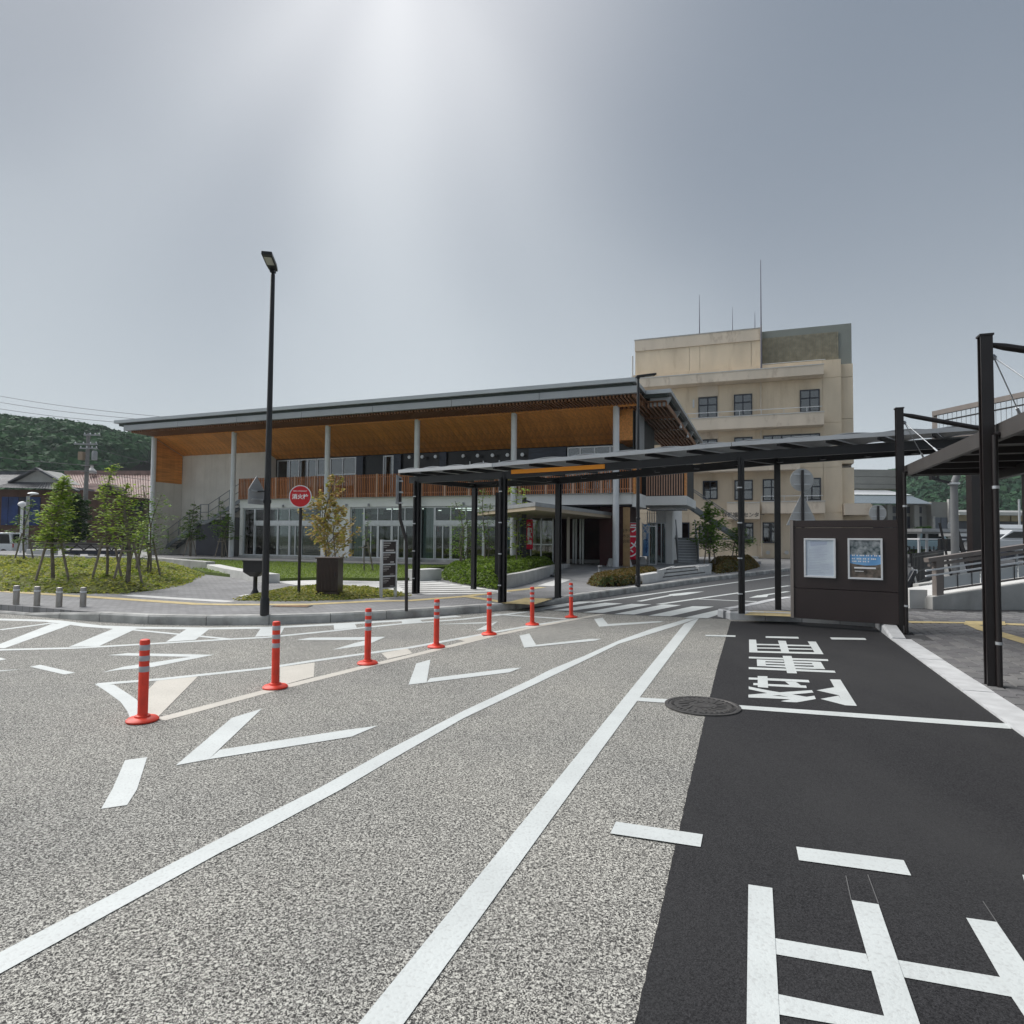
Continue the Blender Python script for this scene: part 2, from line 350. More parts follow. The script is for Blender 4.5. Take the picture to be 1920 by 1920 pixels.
# ================================================================ GROUND
ground = sheet('ground', [(-3000, -3000), (3000, -3000), (3000, 3000), (-3000, 3000)], -.03, mat('far_ground', (.10, .11, .07), .95, var=.3, vs=.05), kind='structure')
road = sheet('road', [(-70, -30), (40, -30), (40, 30), (-70, 30)], 0, M_POR, kind='structure')
street = sheet('side_street', [G(930, 1136), G(988, 1142), G(1129, 1151.5), G(1225, 1155), G(1343, 1160), (4.6, 12.0), (9.6, 12.6), (16, 16), (75, 40), (75, 75), (0, 75)], .004, M_ASPH, kind='structure')
# bus bay of fresh asphalt
b0 = G(1370, 1165); b1 = G(1190, 1920); be = b1 + (b1 - b0) * .6
k0 = G(1670, 1199.5); k1 = G(1920, 1383.5); ke = k1 + (k1 - k0) * 1.6
rj = random.Random(8); Lf = []
for a, c in ((b0, G(1345, 1250)), (G(1345, 1250), G(1323, 1340)), (G(1323, 1340), b1), (b1, be)):
    k = max(2, int((c - a).length / .05))
    Lf += [a.lerp(c, i / k) + Vector((rj.gauss(0, .0016), 0, 0)) for i in range(k)]
bay = sheet('bus_bay', Lf + [be, ke, k1, k0, G(1639, 1175), G(1500, 1167)], .004, M_DARK, kind='structure')
_mk = [0]
def mark(name, pts, m=M_PAINT, parent=road):
    _mk[0] += 1
    z = .0025 if parent is road else .0065
    return sheet(name, [G(a, b, z) for a, b in pts], z + .0002 * (_mk[0] % 12), m, parent)
def line(name, pts, wd, m=M_PAINT, parent=road):
    _mk[0] += 1
    z = .0025 if parent is road else .0065; P = [G(a, b, z) for a, b in pts]; l = []; rr = []
    for i, p in enumerate(P):
        d = (P[min(i + 1, len(P) - 1)] - P[max(i - 1, 0)]).normalized(); n = Vector((-d.y, d.x, 0)) * wd / 2; l.append(p + n); rr.append(p - n)
    return sheet(name, l + rr[::-1], z + .0002 * (_mk[0] % 12), m, parent)
line('edge_line', [(-200, 1166), (-60, 1160), (60, 1163), (99, 1164.5), (180, 1174.5), (260, 1177), (390, 1178.5), (500, 1177), (620, 1171), (750, 1163.5), (860, 1155)], .22)
line('edge_line', [(0, 1181), (50, 1174.5), (99, 1168)], .12)
line('hatch_line', [(-220, 1221), (0, 1218.5), (141, 1215), (260, 1208.5), (427, 1198.6), (500, 1195), (631, 1182), (753, 1169.5), (869, 1161), (994, 1146.5), (1104, 1131)], .13)
line('hatch_line', [(156, 1174), (240, 1180), (427, 1198)], .10)
for q in ([(99, 1169), (137, 1170), (9, 1215.5), (-22, 1216)], [(216, 1177.5), (258, 1178), (186, 1211.5), (129, 1213)], [(350, 1179.5), (393, 1179.5), (366, 1200), (311, 1203.5)],
          [(489, 1178), (533, 1177), (525, 1191.5), (478, 1194)], [(625.6, 1172.6), (665.6, 1170), (669, 1177), (626.6, 1181)], [(753, 1165), (787, 1162), (792, 1166), (754, 1168.5)]): mark('hatch_bar', q)
line('hatch_line', [(926, 1151.5), (1061, 1160.7)], .14)
for q in ([(202, 1228.5), (240, 1224.5), (402, 1227.5), (357, 1231.5)], [(357, 1231.5), (402, 1227.5), (284, 1251), (223, 1256), (191, 1260.7), (232, 1250)],
          [(556, 1200), (581, 1195.6), (723, 1194), (690, 1200)], [(694, 1198.8), (723, 1194), (686, 1210), (623, 1218.4), (665.6, 1205.6)],
          [(803, 1171), (931, 1165.5), (908, 1169)], [(892, 1182), (912, 1172), (934, 1164.5), (912, 1181)],
          [(329.4, 1435.4), (435, 1346), (491, 1329), (391, 1424)], [(391, 1424), (412, 1406), (647, 1369), (708, 1361), (659, 1381.6)],
          [(766, 1284), (780.6, 1244), (807, 1237), (800, 1280)], [(800, 1280), (806, 1272), (956, 1253.4), (978, 1252), (955, 1261)],
          [(974, 1192), (992.4, 1188), (1005, 1209), (983, 1214.6)], [(983, 1214.6), (1003, 1209.5), (1108, 1198), (1128, 1198), (1116, 1201.5)],
          [(1114, 1160.7), (1129.7, 1158), (1139.6, 1170), (1123.4, 1175)], [(1139.6, 1170), (1233, 1164.6), (1245, 1164.6), (1236, 1167), (1123.4, 1175)]): mark('chevron', q)
for q in ([(56, 1250), (75.5, 1246.4), (141.4, 1261.5), (120, 1264.6)], [(234.4, 1425.5), (276, 1419.5), (257, 1480), (238.3, 1509.4), (189.6, 1516.7), (211, 1479)],
          [(0, 1233), (12, 1236), (0, 1238.5), (-30, 1238), (-30, 1232)], [(-40, 1259), (41, 1255), (0, 1259), (-40, 1262)]): mark('short_dash', q)
for q in ([(1323, 1190.4), (1379, 1191.4), (1379, 1194.3), (1323, 1192.8)], [(1435.5, 1193), (1496.5, 1194.2), (1498, 1197.6), (1435.8, 1196)], [(1556, 1195.2), (1621.7, 1196.5), (1624.7, 1200), (1559.4, 1199)],
          [(1155, 1541), (1317.8, 1565), (1313.6, 1588.5), (1144, 1563)], [(1492.8, 1588), (1694.6, 1613.7), (1708.5, 1642.4), (1498, 1613.4)], [(1917, 1641), (2110, 1668), (2130, 1700), (1925, 1668)]): mark('short_dash', q, parent=bay)
# median between two lines with hatching
line('median_line', [(181, 1283), (300, 1273.5), (400, 1263), (500, 1252.5), (587.5, 1239), (681, 1226), (769, 1214), (906, 1189), (987.5, 1174.5), (1070, 1161.5)], .11)
line('median_line', [(300, 1349), (400, 1322.5), (494, 1297.5), (675, 1252.5), (812, 1219.5), (919, 1193), (1000, 1175.5), (1134, 1150.5)], .13, M_CREAM)
mark('median_nose', [(177, 1282), (200, 1297), (226, 1316), (239, 1334), (245, 1350), (272, 1350), (262, 1320), (256, 1311.5), (240, 1300.5), (213.5, 1283.6)])
for q in ([(294, 1276.5), (371, 1268.5), (297, 1343.5), (265, 1345), (259, 1312)], [(525, 1251), (590, 1242.5), (588.4, 1268.7), (525, 1286)],
          [(715, 1224.5), (764, 1216), (773.4, 1225), (726.6, 1235.5)], [(858, 1199.5), (903, 1190.8), (909, 1195), (872, 1202.5)]): mark('median_bar', q, M_CREAM)
# the two long sweeping lines
mark('lane_line', [(-300, 1942), (0, 1786), (359, 1600), (500, 1527), (594, 1480), (730, 1405), (869, 1333), (1000, 1272), (1030, 1256.5), (1095, 1230), (1160, 1201), (1225, 1178), (1290, 1160),
                   (1309, 1159), (1264.6, 1174.5), (1160, 1207.5), (1095, 1239), (1000, 1284.7), (869, 1347), (730, 1427), (640.6, 1480), (500, 1555.7), (411, 1600), (0, 1826), (-240, 1960)])
mark('lane_line', [(1283, 1170), (1095, 1400), (672, 1920), (560, 2058), (640, 2058), (757, 1920), (1132, 1400), (1199.5, 1308), (1311, 1158.5)])
mark('bay_line', [(1199, 1308), (1256, 1311.5), (1256, 1318.5), (1194, 1314.5)]); mark('bay_line', [(1378, 1322), (1889, 1357), (1897, 1367), (1380, 1329)], parent=bay)
# lettering on the fresh asphalt
def letter(polys, ox, oy, sc):
    for q in polys: mark('road_lettering', [(x / sc + ox, y / sc + oy) for x, y in q], parent=bay)
letter([[(180, 143), (278, 145), (298, 312), (183, 314)], [(582, 155), (690, 160), (740, 320), (630, 318)], [(992, 167), (1105, 170), (1212, 345), (1100, 340)], [(183, 296), (1190, 320), (1212, 345), (183, 318)],
        [(280, 200), (600, 207), (605, 225), (285, 218)], [(705, 211), (1025, 220), (1035, 238), (712, 230)], [(285, 250), (612, 255), (616, 273), (288, 266)], [(720, 260), (1050, 268), (1063, 285), (728, 278)],
        [(645, 368), (768, 370), (845, 612), (708, 607)], [(178, 380), (652, 396), (657, 420), (178, 403)], [(775, 400), (1270, 416), (1280, 441), (782, 424)], [(176, 525), (690, 546), (697, 574), (176, 552)], [(820, 552), (1365, 575), (1380, 604), (828, 580)],
        [(288, 415), (404, 420), (416, 512), (292, 508)], [(400, 420), (657, 429), (663, 451), (405, 442)], [(785, 434), (1172, 450), (1188, 472), (795, 460)], [(1050, 466), (1186, 470), (1235, 552), (1095, 546)],
        [(410, 458), (672, 467), (678, 488), (414, 480)], [(798, 474), (1062, 482), (1076, 503), (808, 496)], [(412, 495), (682, 504), (690, 530), (415, 514)], [(812, 512), (1092, 522), (1110, 550), (822, 540)],
        [(176, 668), (302, 672), (302, 700), (176, 696)], [(436, 678), (1005, 704), (1020, 738), (438, 709)], [(300, 648), (435, 652), (446, 812), (302, 802)], [(240, 745), (304, 748), (304, 778), (240, 775)], [(438, 756), (970, 778), (980, 812), (440, 784)], [(680, 722), (830, 728), (905, 778), (745, 772)],
        [(176, 792), (470, 850), (700, 888), (980, 935), (905, 968), (640, 920), (440, 885), (176, 828)], [(172, 905), (450, 882), (640, 870), (1050, 842), (1072, 876), (800, 900), (480, 920), (172, 942)],
        [(172, 922), (480, 918), (740, 938), (900, 950), (830, 974), (480, 956), (172, 944)], [(620, 995), (840, 955), (1085, 920), (1105, 965), (845, 1012), (700, 1006)],
        [(1300, 693), (1445, 697), (1675, 1062), (1500, 1052)], [(1115, 845), (1362, 803), (1425, 915)], [(1170, 965), (1420, 920), (1510, 1052)]], 1380, 1180, 7.385)
letter([[(148, 202), (302, 225), (350, 1097), (366, 1400), (133, 1400), (137, 1097)], [(810, 303), (985, 330), (1250, 1097), (1345, 1390), (1128, 1390), (1035, 1097)], [(1548, 417), (1745, 445), (1920, 700), (2300, 1260), (2080, 1290), (1835, 920)],
        [(318, 545), (905, 646), (942, 756), (326, 648)], [(1108, 685), (1768, 796), (1840, 922), (1150, 797)], [(338, 905), (1022, 1046), (1058, 1158), (344, 1036)]], 1360, 1600, 3.4286)
# faint chalk setting-out lines
for a, b in (((1586, 1642), (1596, 1688)), ((1627, 1640), (1647, 1694)), ((1843, 1690), (1870, 1731))): line('chalk_line', [a, b], .004, mat('chalk', (.12, .12, .12), .9), bay)
# crossing and street lines
def c4(q): return [(900 + x / 3.84, 1050 + y / 3.84) for x, y in q]
for q in ([(340, 358), (700, 300), (842, 298), (440, 361)], [(525, 363), (900, 308), (1030, 313), (660, 366)], [(740, 378), (1090, 316), (1235, 320), (885, 381)], [(965, 390), (1320, 320), (1450, 325), (1110, 393)],
          [(1210, 402), (1530, 333), (1685, 336), (1370, 405)], [(1470, 416), (1790, 342), (1870, 341), (1640, 420)]): mark('crosswalk_stripe', c4(q), parent=street)
for p, q_ in (((1108, 1129.5), (1480, 1078)), ((1234, 1133), (1480, 1098)), ((1299.5, 1122.7), (1440, 1129)), ((1401, 1140), (1480, 1125)), ((1198, 1127.5), (1262, 1115.5)), ((1425, 1117), (1478, 1109)), ((1500, 1075), (1640, 1056)), ((1500, 1093), (1650, 1068))): line('street_line', [p, q_], .13, parent=street)
mark('arrow', [(1253, 1114.5), (1290, 1110.5), (1321, 1109), (1285, 1115.5), (1262, 1117.5)], parent=street); mark('arrow', [(1404, 1121), (1420, 1116.5), (1441, 1115), (1438, 1119.5)], parent=street)
for k in range(5): line('street_line', [(1395 + k * 6, 1047.5 + k * 2.6), (1460 + k * 4, 1050 + k * 2.4)], .22, parent=street)
# manhole cover
mh = G(1317, 1325); mc = thing('manhole_cover', 'round iron manhole cover where the bay line meets the fresh asphalt edge', 'manhole cover', (mh.x, mh.y, .010))
MM = mat('cast_iron', (.085, .082, .080), .5, metal=.4, var=.3, vs=30)
MB().lathe((0, 0, 0), [(.33, -.008), (.33, .004), (.30, .006), (.295, .001)], 48).build('rim', MM, mc)
MB().lathe((0, 0, 0), [(.285, -.008), (.285, .005), (.28, .006)], 48).build('lid', MM, mc)
rb = MB()
for i in range(36): a = i * 2 * math.pi / 36; rb.beam((.25 * math.cos(a), .25 * math.sin(a), .008), (.272 * math.cos(a), .272 * math.sin(a), .008), .018, .006)
for i in range(16): a = i * 2 * math.pi / 16; rb.beam((.12 * math.cos(a), .12 * math.sin(a), .008), (.21 * math.cos(a + .25), .21 * math.sin(a + .25), .008), .016, .006)
rb.lathe((0, 0, .003), [(.10, 0), (.10, .006), (.075, .006), (.075, 0)], 24); rb.build('relief', MM, mc, kind='stuff')

# ---------------------------------------------------------------- pavements
KP = [(-420, 1128), (-200, 1139), (0, 1150), (60, 1155), (140, 1163), (250, 1170), (380, 1172.5), (500, 1171.5), (650, 1166), (760, 1159.5), (850, 1153), (900, 1149), (960, 1143), (1010, 1137), (1075, 1128), (1150, 1117), (1250, 1102), (1330, 1090), (1400, 1081), (1450, 1075), (1520, 1065), (1600, 1055)]
KW = [G(a, b) for a, b in KP]
def resample(P, step):
    out = [P[0].copy()]; need = step
    for i in range(len(P) - 1):
        a = P[i].copy(); b = P[i + 1]
        while (b - a).length >= need:
            a = a + (b - a).normalized() * need; out.append(a.copy()); need = step
        need -= (b - a).length
    out.append(P[-1].copy()); return out
pav = slab('pavement', [KW[0] + Vector((-30, 6, 0))] + [p + Vector((0, .12, 0)) for p in KW] + [Vector((30, 56, 0)), Vector((30, 78, 0)), Vector((-80, 78, 0)), Vector((-80, 20, 0))], -.02, .146, M_PAVE, kind='structure')
ks = resample(KW, 1.0)
def kerb_run(P, parent, hf, m, wd=.17):
    for i in range(len(P) - 1):
        a, b = P[i], P[i + 1]; d = (b - a).normalized(); n = Vector((-d.y, d.x, 0)) * wd; g = d * .006
        h0, h1 = hf(a), hf(b); q = [a + g, b - g, b - g + n, a + g + n]; z = [h0, h1, h1, h0]
        vs = [(p.x, p.y, -.02) for p in q] + [(p.x + (n.x * .15 if k < 2 else 0), p.y + (n.y * .15 if k < 2 else 0), z[k]) for k, p in enumerate(q)]
        vs2 = [(p.x, p.y, z[k] - .03) for k, p in enumerate(q[:2])]
        bm = MB(); bm.add(vs + vs2, [(3, 2, 1, 0), (4, 5, 6, 7), (0, 1, 9, 8), (8, 9, 5, 4), (1, 2, 6, 5, 9), (2, 3, 7, 6), (3, 0, 8, 4, 7)])
        bm.build('kerb_stone', m, parent)
def kh(p):
    a = G(140, 1163).x; c = G(960, 1143).x; e = G(1068, 1129).x
    def s(t): t = max(0, min(1, t)); return t
    if p.x < a: return .155 - .115 * s((a - p.x) / .9)
    if p.x < c: return .155
    if p.x < e: return .155 - .10 * min(1, (p.x - c) / .4, max(0, (e - p.x) / .35 + .0))
    return .155
kerb_run(ks, pav, kh, M_KERB)
# tactile strips on the pavement
def strip(name, pts, wd, z, m, parent):
    P = [G(a, b, z) for a, b in pts]; l = []; rr = []
    for i, p in enumerate(P):
        d = (P[min(i + 1, len(P) - 1)] - P[max(i - 1, 0)]).normalized(); n = Vector((-d.y, d.x, 0)) * wd / 2; l.append(p + n); rr.append(p - n)
    return sheet(name, l + rr[::-1], z, m, parent)
strip('tactile_strip', [(-120, 1100), (0, 1108), (200, 1121), (372, 1132.5), (434, 1133.5), (577, 1133), (700, 1127), (767, 1126), (873, 1118), (925, 1111), (1017, 1101)], .28, .151, M_TACT, pav)
strip('pale_strip', [(1022, 1098.5), (1060, 1086), (1100, 1069.5), (1122, 1062)], .45, .151, M_CONCL, pav)
strip('tactile_strip', [(878, 1118.5), (958, 1131)], .25, .1525, M_TACT, pav)
sheet('tactile_patch', [G(a, b, .151) for a, b in ((945, 1131), (985, 1121), (1036, 1123), (1000, 1134))], .1535, M_TACT, pav)
strip('pale_strip', [(240, 1116), (330, 1122), (434, 1128)], .3, .1505, M_CONCL, pav)
dc = thing('drain_cover', 'small rusty drain cover set in the pavement left of the fire hydrant sign pole', 'drain cover', G(547, 1136.5, .152)); MB().box(-.32, .32, -.11, .11, 0, .006).build('plate', mat('rust', (.22, .13, .07), .8, var=.3, vs=12), dc); MB().box(-.36, .36, -.15, .15, -.001, .003).build('frame', MM, dc)
# island with the notice board
IK = [(1560, 1112), (1470, 1131), (1435, 1137), (1400, 1146), (1345, 1156), (1348, 1161), (1500, 1167), (1639, 1175), (1670, 1199.5)]
IW = [G(a, b) for a, b in IK]
isl = slab('island', [p + Vector((.05, .1, 0)) for p in IW[:4]] + [IW[4] + Vector((.12, .02, 0)), IW[5] + Vector((.12, .12, 0)), IW[6] + Vector((0, .12, 0)), IW[7] + Vector((.1, .12, 0)), Vector((6.30, 10.32, 0)), Vector((6.48, 10.95, 0)), Vector((6.9, 12.5, 0)), Vector((8.2, 15, 0)), G(1560, 1112) + Vector((.3, 0, 0))], -.02, .146, M_PAVE, kind='structure')
kerb_run(resample(IW[1:][::1], .62), isl, lambda p: .155 if p.y > IW[8].y + .7 else .155 - .12 * min(1, (IW[8].y + .7 - p.y) / .7), M_KERBL, .2)
sheet('tactile_patch', [G(a, b, .151) for a, b in ((1395, 1153), (1412, 1145), (1487, 1146.5), (1487, 1156))], .151, M_TACT, isl)
# right pavement: flush strip and paving blocks
i0 = G(1692, 1198.5, .02); i1 = G(1920, 1343, .02)
dk = (k1 - k0).normalized(); nk = Vector((-dk.y, dk.x, 0)); nk = nk if nk.x > 0 else -nk
rp = slab('station_pavement', [k0, ke, ke + nk * 14, Vector((40, 4, 0)), Vector((40, 24, 0)), Vector((14, 24, 0)), Vector((8.0, 15.05, 0)), Vector((6.2, 11.0, 0)), Vector((6.0, 9.95, 0))], -.025, .006, mat('block_joint', (.06, .06, .062), .95), kind='structure')
Ls = (ke - k0).length; nst = int(Ls / .6)
for i in range(nst):
    a = k0 + dk * (i * .6 + .004); q = [a, a + dk * .592, a + dk * .592 + nk * .27, a + nk * .27]
    slab('edge_stone', q, 0, .024 + .0015 * (i % 3), M_KERBL, rp)
_cube = MB().box(-.5, .5, -.5, .5, 0, 1)
blkmats = [mat('paving_block_%s' % k, c, .85, var=.15, rnd=.12, vs=25, bump=.3, bs=120) for k, c in (('grey', (.15, .15, .152)), ('mid', (.17, .168, .168)), ('dark', (.135, .133, .138)))]
bmesh_list = []
for m_ in blkmats:
    o = MB().add([(-.5, -.5, 0), (.5, -.5, 0), (.5, .5, 0), (-.5, .5, 0), (-.47, -.44, 1), (.47, -.44, 1), (.47, .44, 1), (-.47, .44, 1)], [(4, 5, 6, 7), (0, 1, 5, 4), (1, 2, 6, 5), (2, 3, 7, 6), (3, 0, 4, 7)]).build('paving_block', m_, rp); bmesh_list.append(o.data); bpy.data.objects.remove(o)
BW, BH = .30, .15; cnt = 0; far = MB(); rb_ = random.Random(3); cand = []
ang = math.atan2(dk.y, dk.x)
for i in range(-24, 52):
    for j in range(0, 62):
        s0 = i * BW + (BW / 2 if j % 2 else 0); p = k0 + dk * s0 + nk * (.285 + BH / 2 + j * BH)
        if p.y < 2.6 or p.y > 13.6 or p.x < .2: continue
        e = p - CAM; px = 960 + FPX * e.dot(r_) / e.dot(f_)
        if px > 1990: continue
        if s0 < 0 and p.x < 6.42 + max(0, p.y - 10.3) * .36: continue
        cand.append((e.length, p))
cand.sort(key=lambda t: t[0])
for d_, p in cand:
    h = .0205 + rb_.uniform(-.0015, .0015)
    if cnt < 290:
        o = bpy.data.objects.new('paving_block', bmesh_list[rb_.randrange(3)]); COL.objects.link(o); o.parent = rp
        o.location = (p.x, p.y, .0); o.rotation_euler = (0, 0, ang); o.scale = (BW - .008, BH - .008, h); cnt += 1
    else:
        a = dk * (BW - .010) / 2; c = nk * (BH - .010) / 2; z = Vector((0, 0, h))
        far.add([p - a - c, p + a - c, p + a + c, p - a + c, (p - a * .95 - c * .9) + z, (p + a * .95 - c * .9) + z, (p + a * .95 + c * .9) + z, (p - a * .95 + c * .9) + z], [(4, 5, 6, 7), (0, 1, 5, 4), (1, 2, 6, 5), (2, 3, 7, 6), (3, 0, 4, 7)], rb_.randrange(3))
far.build('paving_blocks', blkmats, rp, kind='stuff')
strip('tactile_strip', [(1700, 1166), (1812, 1167.5), (1850, 1181), (1990, 1222)], .28, .026, M_TACT, rp)
strip('tactile_strip', [(1885, 1170), (1990, 1173)], .28, .0255, M_TACT, rp)
sheet('tactile_patch', [G(a, b, .02) for a, b in ((1810, 1165), (1884, 1166), (1886, 1173), (1808, 1172))], .028, M_TACT, rp)
for a in range(4): sheet('tactile_patch', [G(x, y, .02) for x, y in ((1702, 1126 + a * 3.2), (1748, 1126.5 + a * 3.2), (1749, 1128.6 + a * 3.2), (1701, 1128.2 + a * 3.2))], .027 + .0004 * a, M_TACT, rp)

# ================================================================ PLANTING
from mathutils import noise as mn
def inpoly(x, y, P):
    c = False; j = len(P) - 1
    for i in range(len(P)):
        if (P[i].y > y) != (P[j].y > y) and x < (P[j].x - P[i].x) * (y - P[i].y) / (P[j].y - P[i].y) + P[i].x: c = not c
        j = i
    return c
def edist(x, y, P):
    q = Vector((x, y)); m = 1e9
    for i in range(len(P)):
        a = Vector((P[i].x, P[i].y)); b = Vector((P[(i + 1) % len(P)].x, P[(i + 1) % len(P)].y)); t = max(0, min(1, (q - a).dot(b - a) / (b - a).length_squared)); m = min(m, (q - a - (b - a) * t).length)
    return m
def leafq(b, p, s, rg, flat=.6, mi=0):
    """one leaf: a bent blade of two faces sharing an edge"""
    az = rg.uniform(0, 6.283); d = Vector((math.cos(az), math.sin(az), rg.uniform(-.6, .6) * flat)).normalized()
    n = Vector((rg.gauss(0, flat), rg.gauss(0, flat), 1)).normalized(); sd = d.cross(n).normalized(); l = s * rg.uniform(.7, 1.3)
    b.add([p - d * l * .5, p + sd * l * .32, p + d * l * .5 - n * l * .12, p - sd * l * .32], [(0, 1, 2), (0, 2, 3)], mi)
def bed(name, label, cat, P, H, ml, mb, count, size, z0=.15, fall=.5, rough=.35, nscale=1.6, seed=1, kind='stuff', cell=.16, flat=.9):
    rg = random.Random(seed); xs = [p.x for p in P]; ys = [p.y for p in P]; x0, x1, y0, y1 = min(xs), max(xs), min(ys), max(ys)
    def hh(x, y):
        e = min(1, edist(x, y, P) / fall); e = math.sin(e * 1.5708)
        return z0 + H * e * (1 - rough + rough * 2 * (mn.noise(Vector((x * nscale, y * nscale, seed))) * .5 + .35) + rough * .4 * mn.noise(Vector((x * 5, y * 5, seed))))
    b = MB(); nx = int((x1 - x0) / cell) + 2; ny = int((y1 - y0) / cell) + 2; idx = {}; vs = []; fs = []
    for i in range(nx):
        for j in range(ny):
            x = x0 + i * cell; y = y0 + j * cell
            if inpoly(x, y, P): idx[i, j] = len(vs); vs.append((x, y, hh(x, y) - .04))
    for (i, j) in list(idx):
        q = [(i, j), (i + 1, j), (i + 1, j + 1), (i, j + 1)]
        if all(k in idx for k in q): fs.append(tuple(idx[k] for k in q))
    b.add(vs, fs, 1); n = 0
    while n < count:
        x = rg.uniform(x0, x1); y = rg.uniform(y0, y1)
        if not inpoly(x, y, P): continue
        leafq(b, Vector((x, y, hh(x, y) + rg.uniform(-.07, .03))), size, rg, flat); n += 1
    o = b.build(name, [ml, mb], kind=kind); tag(o, label, cat); return o
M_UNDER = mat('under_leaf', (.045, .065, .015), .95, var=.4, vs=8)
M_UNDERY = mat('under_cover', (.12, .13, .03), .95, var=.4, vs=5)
# lawn, terrace, paths
terr = slab('terrace', [G(496, 1052, .3) + Vector((-14, 0, 0)), G(384, 1047, .3), G(700, 1056, .3), G(905, 1058, .3), G(960, 1062, .3), G(1100, 1068, .3), G(1165, 1071, .3), G(1235, 1067, .3) + Vector((0, .2, 0)), G(1330, 1062, .3), Vector((14, 36, 0)), Vector((14, 44, 0)), Vector((-40, 60, 0))], .10, .30, brick('terrace_paving', (.22, .22, .225), (.27, .27, .27), (.17, .17, .17), .3, .3, .006, .37), kind='structure')
LP = [G(385, 1072, .24), G(507, 1084.5, .24), G(590, 1082, .24), G(700, 1084, .24), G(786, 1083, .24), G(800, 1064, .24), G(905, 1058.5, .24), G(700, 1056.5, .24), G(384, 1048, .24), G(300, 1046, .24)]
lawn = slab('lawn', LP, .14, .24, M_GRASS, kind='structure')
lg = MB(); rg = random.Random(5); xs = [p.x for p in LP]; ys = [p.y for p in LP]; k = 0
while k < 14000:
    x = rg.uniform(min(xs), max(xs)); y = rg.uniform(min(ys), max(ys))
    if not inpoly(x, y, LP): continue
    a = rg.uniform(0, 6.28); d = Vector((math.cos(a), math.sin(a), 0)) * .02; p = Vector((x, y, .235)); t = Vector((rg.gauss(0, .03), rg.gauss(0, .03), rg.uniform(.03, .07))); lg.add([p - d, p + d, p + t], [(0, 1, 2)]); k += 1
go = lg.build('grass', leafmat('grass_blade', (.14, .21, .03), (.27, .36, .07)), kind='stuff'); tag(go, 'short mown green grass of the lawn before the long building', 'grass')
sheet('white_path', [G(a, b, .15) for a, b in ((494, 1088), (507, 1085.5), (590, 1083), (700, 1085), (786, 1084), (830, 1092), (905, 1103), (960, 1111), (880, 1114), (800, 1115), (735, 1110), (640, 1103), (560, 1098))], .152, M_CONCL, pav)
dl = [MB() for _ in range(7)]
for i in range(7):
    p = G(742 + i * 3, 1092 + i * 3.4, .15); q = G(800 + i * 22, 1087.5 + i * 3.9, .15); sheet('dark_joint', [p, q, q + Vector((0, .10 + i * .01, 0)), p + Vector((0, .10 + i * .01, 0))], .157, M_BLACK, pav)
# yellow-green mound with young maples
MP = [G(-230, 1100, .15), G(-60, 1107, .15), G(60, 1111, .15), G(160, 1113.5, .15), G(232, 1114, .15), G(300, 1106, .15), G(350, 1096, .15), G(384, 1079, .15), G(384, 1073, .15) + Vector((-.1, -.1, 0)), G(340, 1068, .15), G(287, 1064, .15), G(150, 1062, .15), G(0, 1060, .15), G(-200, 1058, .15)]
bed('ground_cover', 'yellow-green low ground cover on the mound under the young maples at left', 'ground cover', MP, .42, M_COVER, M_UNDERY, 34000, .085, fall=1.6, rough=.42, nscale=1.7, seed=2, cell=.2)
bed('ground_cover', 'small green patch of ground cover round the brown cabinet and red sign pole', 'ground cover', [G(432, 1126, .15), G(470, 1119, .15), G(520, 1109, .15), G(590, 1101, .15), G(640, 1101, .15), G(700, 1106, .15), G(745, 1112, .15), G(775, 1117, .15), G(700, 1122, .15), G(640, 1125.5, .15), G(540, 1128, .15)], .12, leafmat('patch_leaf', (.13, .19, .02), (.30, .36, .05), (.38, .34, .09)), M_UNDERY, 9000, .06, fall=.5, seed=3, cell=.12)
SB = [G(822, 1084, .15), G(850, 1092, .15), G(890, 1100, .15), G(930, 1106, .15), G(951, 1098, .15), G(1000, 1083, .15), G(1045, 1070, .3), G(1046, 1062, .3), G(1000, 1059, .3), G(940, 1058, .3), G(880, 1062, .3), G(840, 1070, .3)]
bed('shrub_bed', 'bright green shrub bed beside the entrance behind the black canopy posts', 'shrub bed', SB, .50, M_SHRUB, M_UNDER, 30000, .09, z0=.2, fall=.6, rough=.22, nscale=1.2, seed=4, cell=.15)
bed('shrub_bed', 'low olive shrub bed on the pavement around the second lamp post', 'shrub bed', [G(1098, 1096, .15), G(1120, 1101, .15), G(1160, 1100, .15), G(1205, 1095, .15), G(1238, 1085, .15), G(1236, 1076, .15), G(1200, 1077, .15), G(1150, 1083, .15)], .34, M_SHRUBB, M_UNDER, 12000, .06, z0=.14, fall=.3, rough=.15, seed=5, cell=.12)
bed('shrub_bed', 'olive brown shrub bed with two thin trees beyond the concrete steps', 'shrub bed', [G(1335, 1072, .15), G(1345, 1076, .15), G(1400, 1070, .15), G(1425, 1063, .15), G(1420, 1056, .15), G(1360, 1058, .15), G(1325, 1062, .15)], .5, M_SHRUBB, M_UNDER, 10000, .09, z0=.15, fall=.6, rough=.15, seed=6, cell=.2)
# sloping forecourt up to the entrance
fr = [G(1046, 1080, .15), G(1075, 1088, .15), G(1120, 1092, .15), G(1165, 1092, .15), G(1205, 1090, .15), G(1243, 1086, .15)]; bk = [G(960, 1061, .3), G(1000, 1063, .3), G(1060, 1066, .3), G(1110, 1068, .3), G(1170, 1070, .3), G(1236, 1066, .3)]
rpb = MB(); rpb.add([(p.x, p.y, .149) for p in fr] + [(p.x, p.y + .1, .304) for p in bk], [(i, i + 1, 7 + i, 6 + i) for i in range(5)]); rpb.build('forecourt_ramp', _m['terrace_paving'], None, kind='structure')
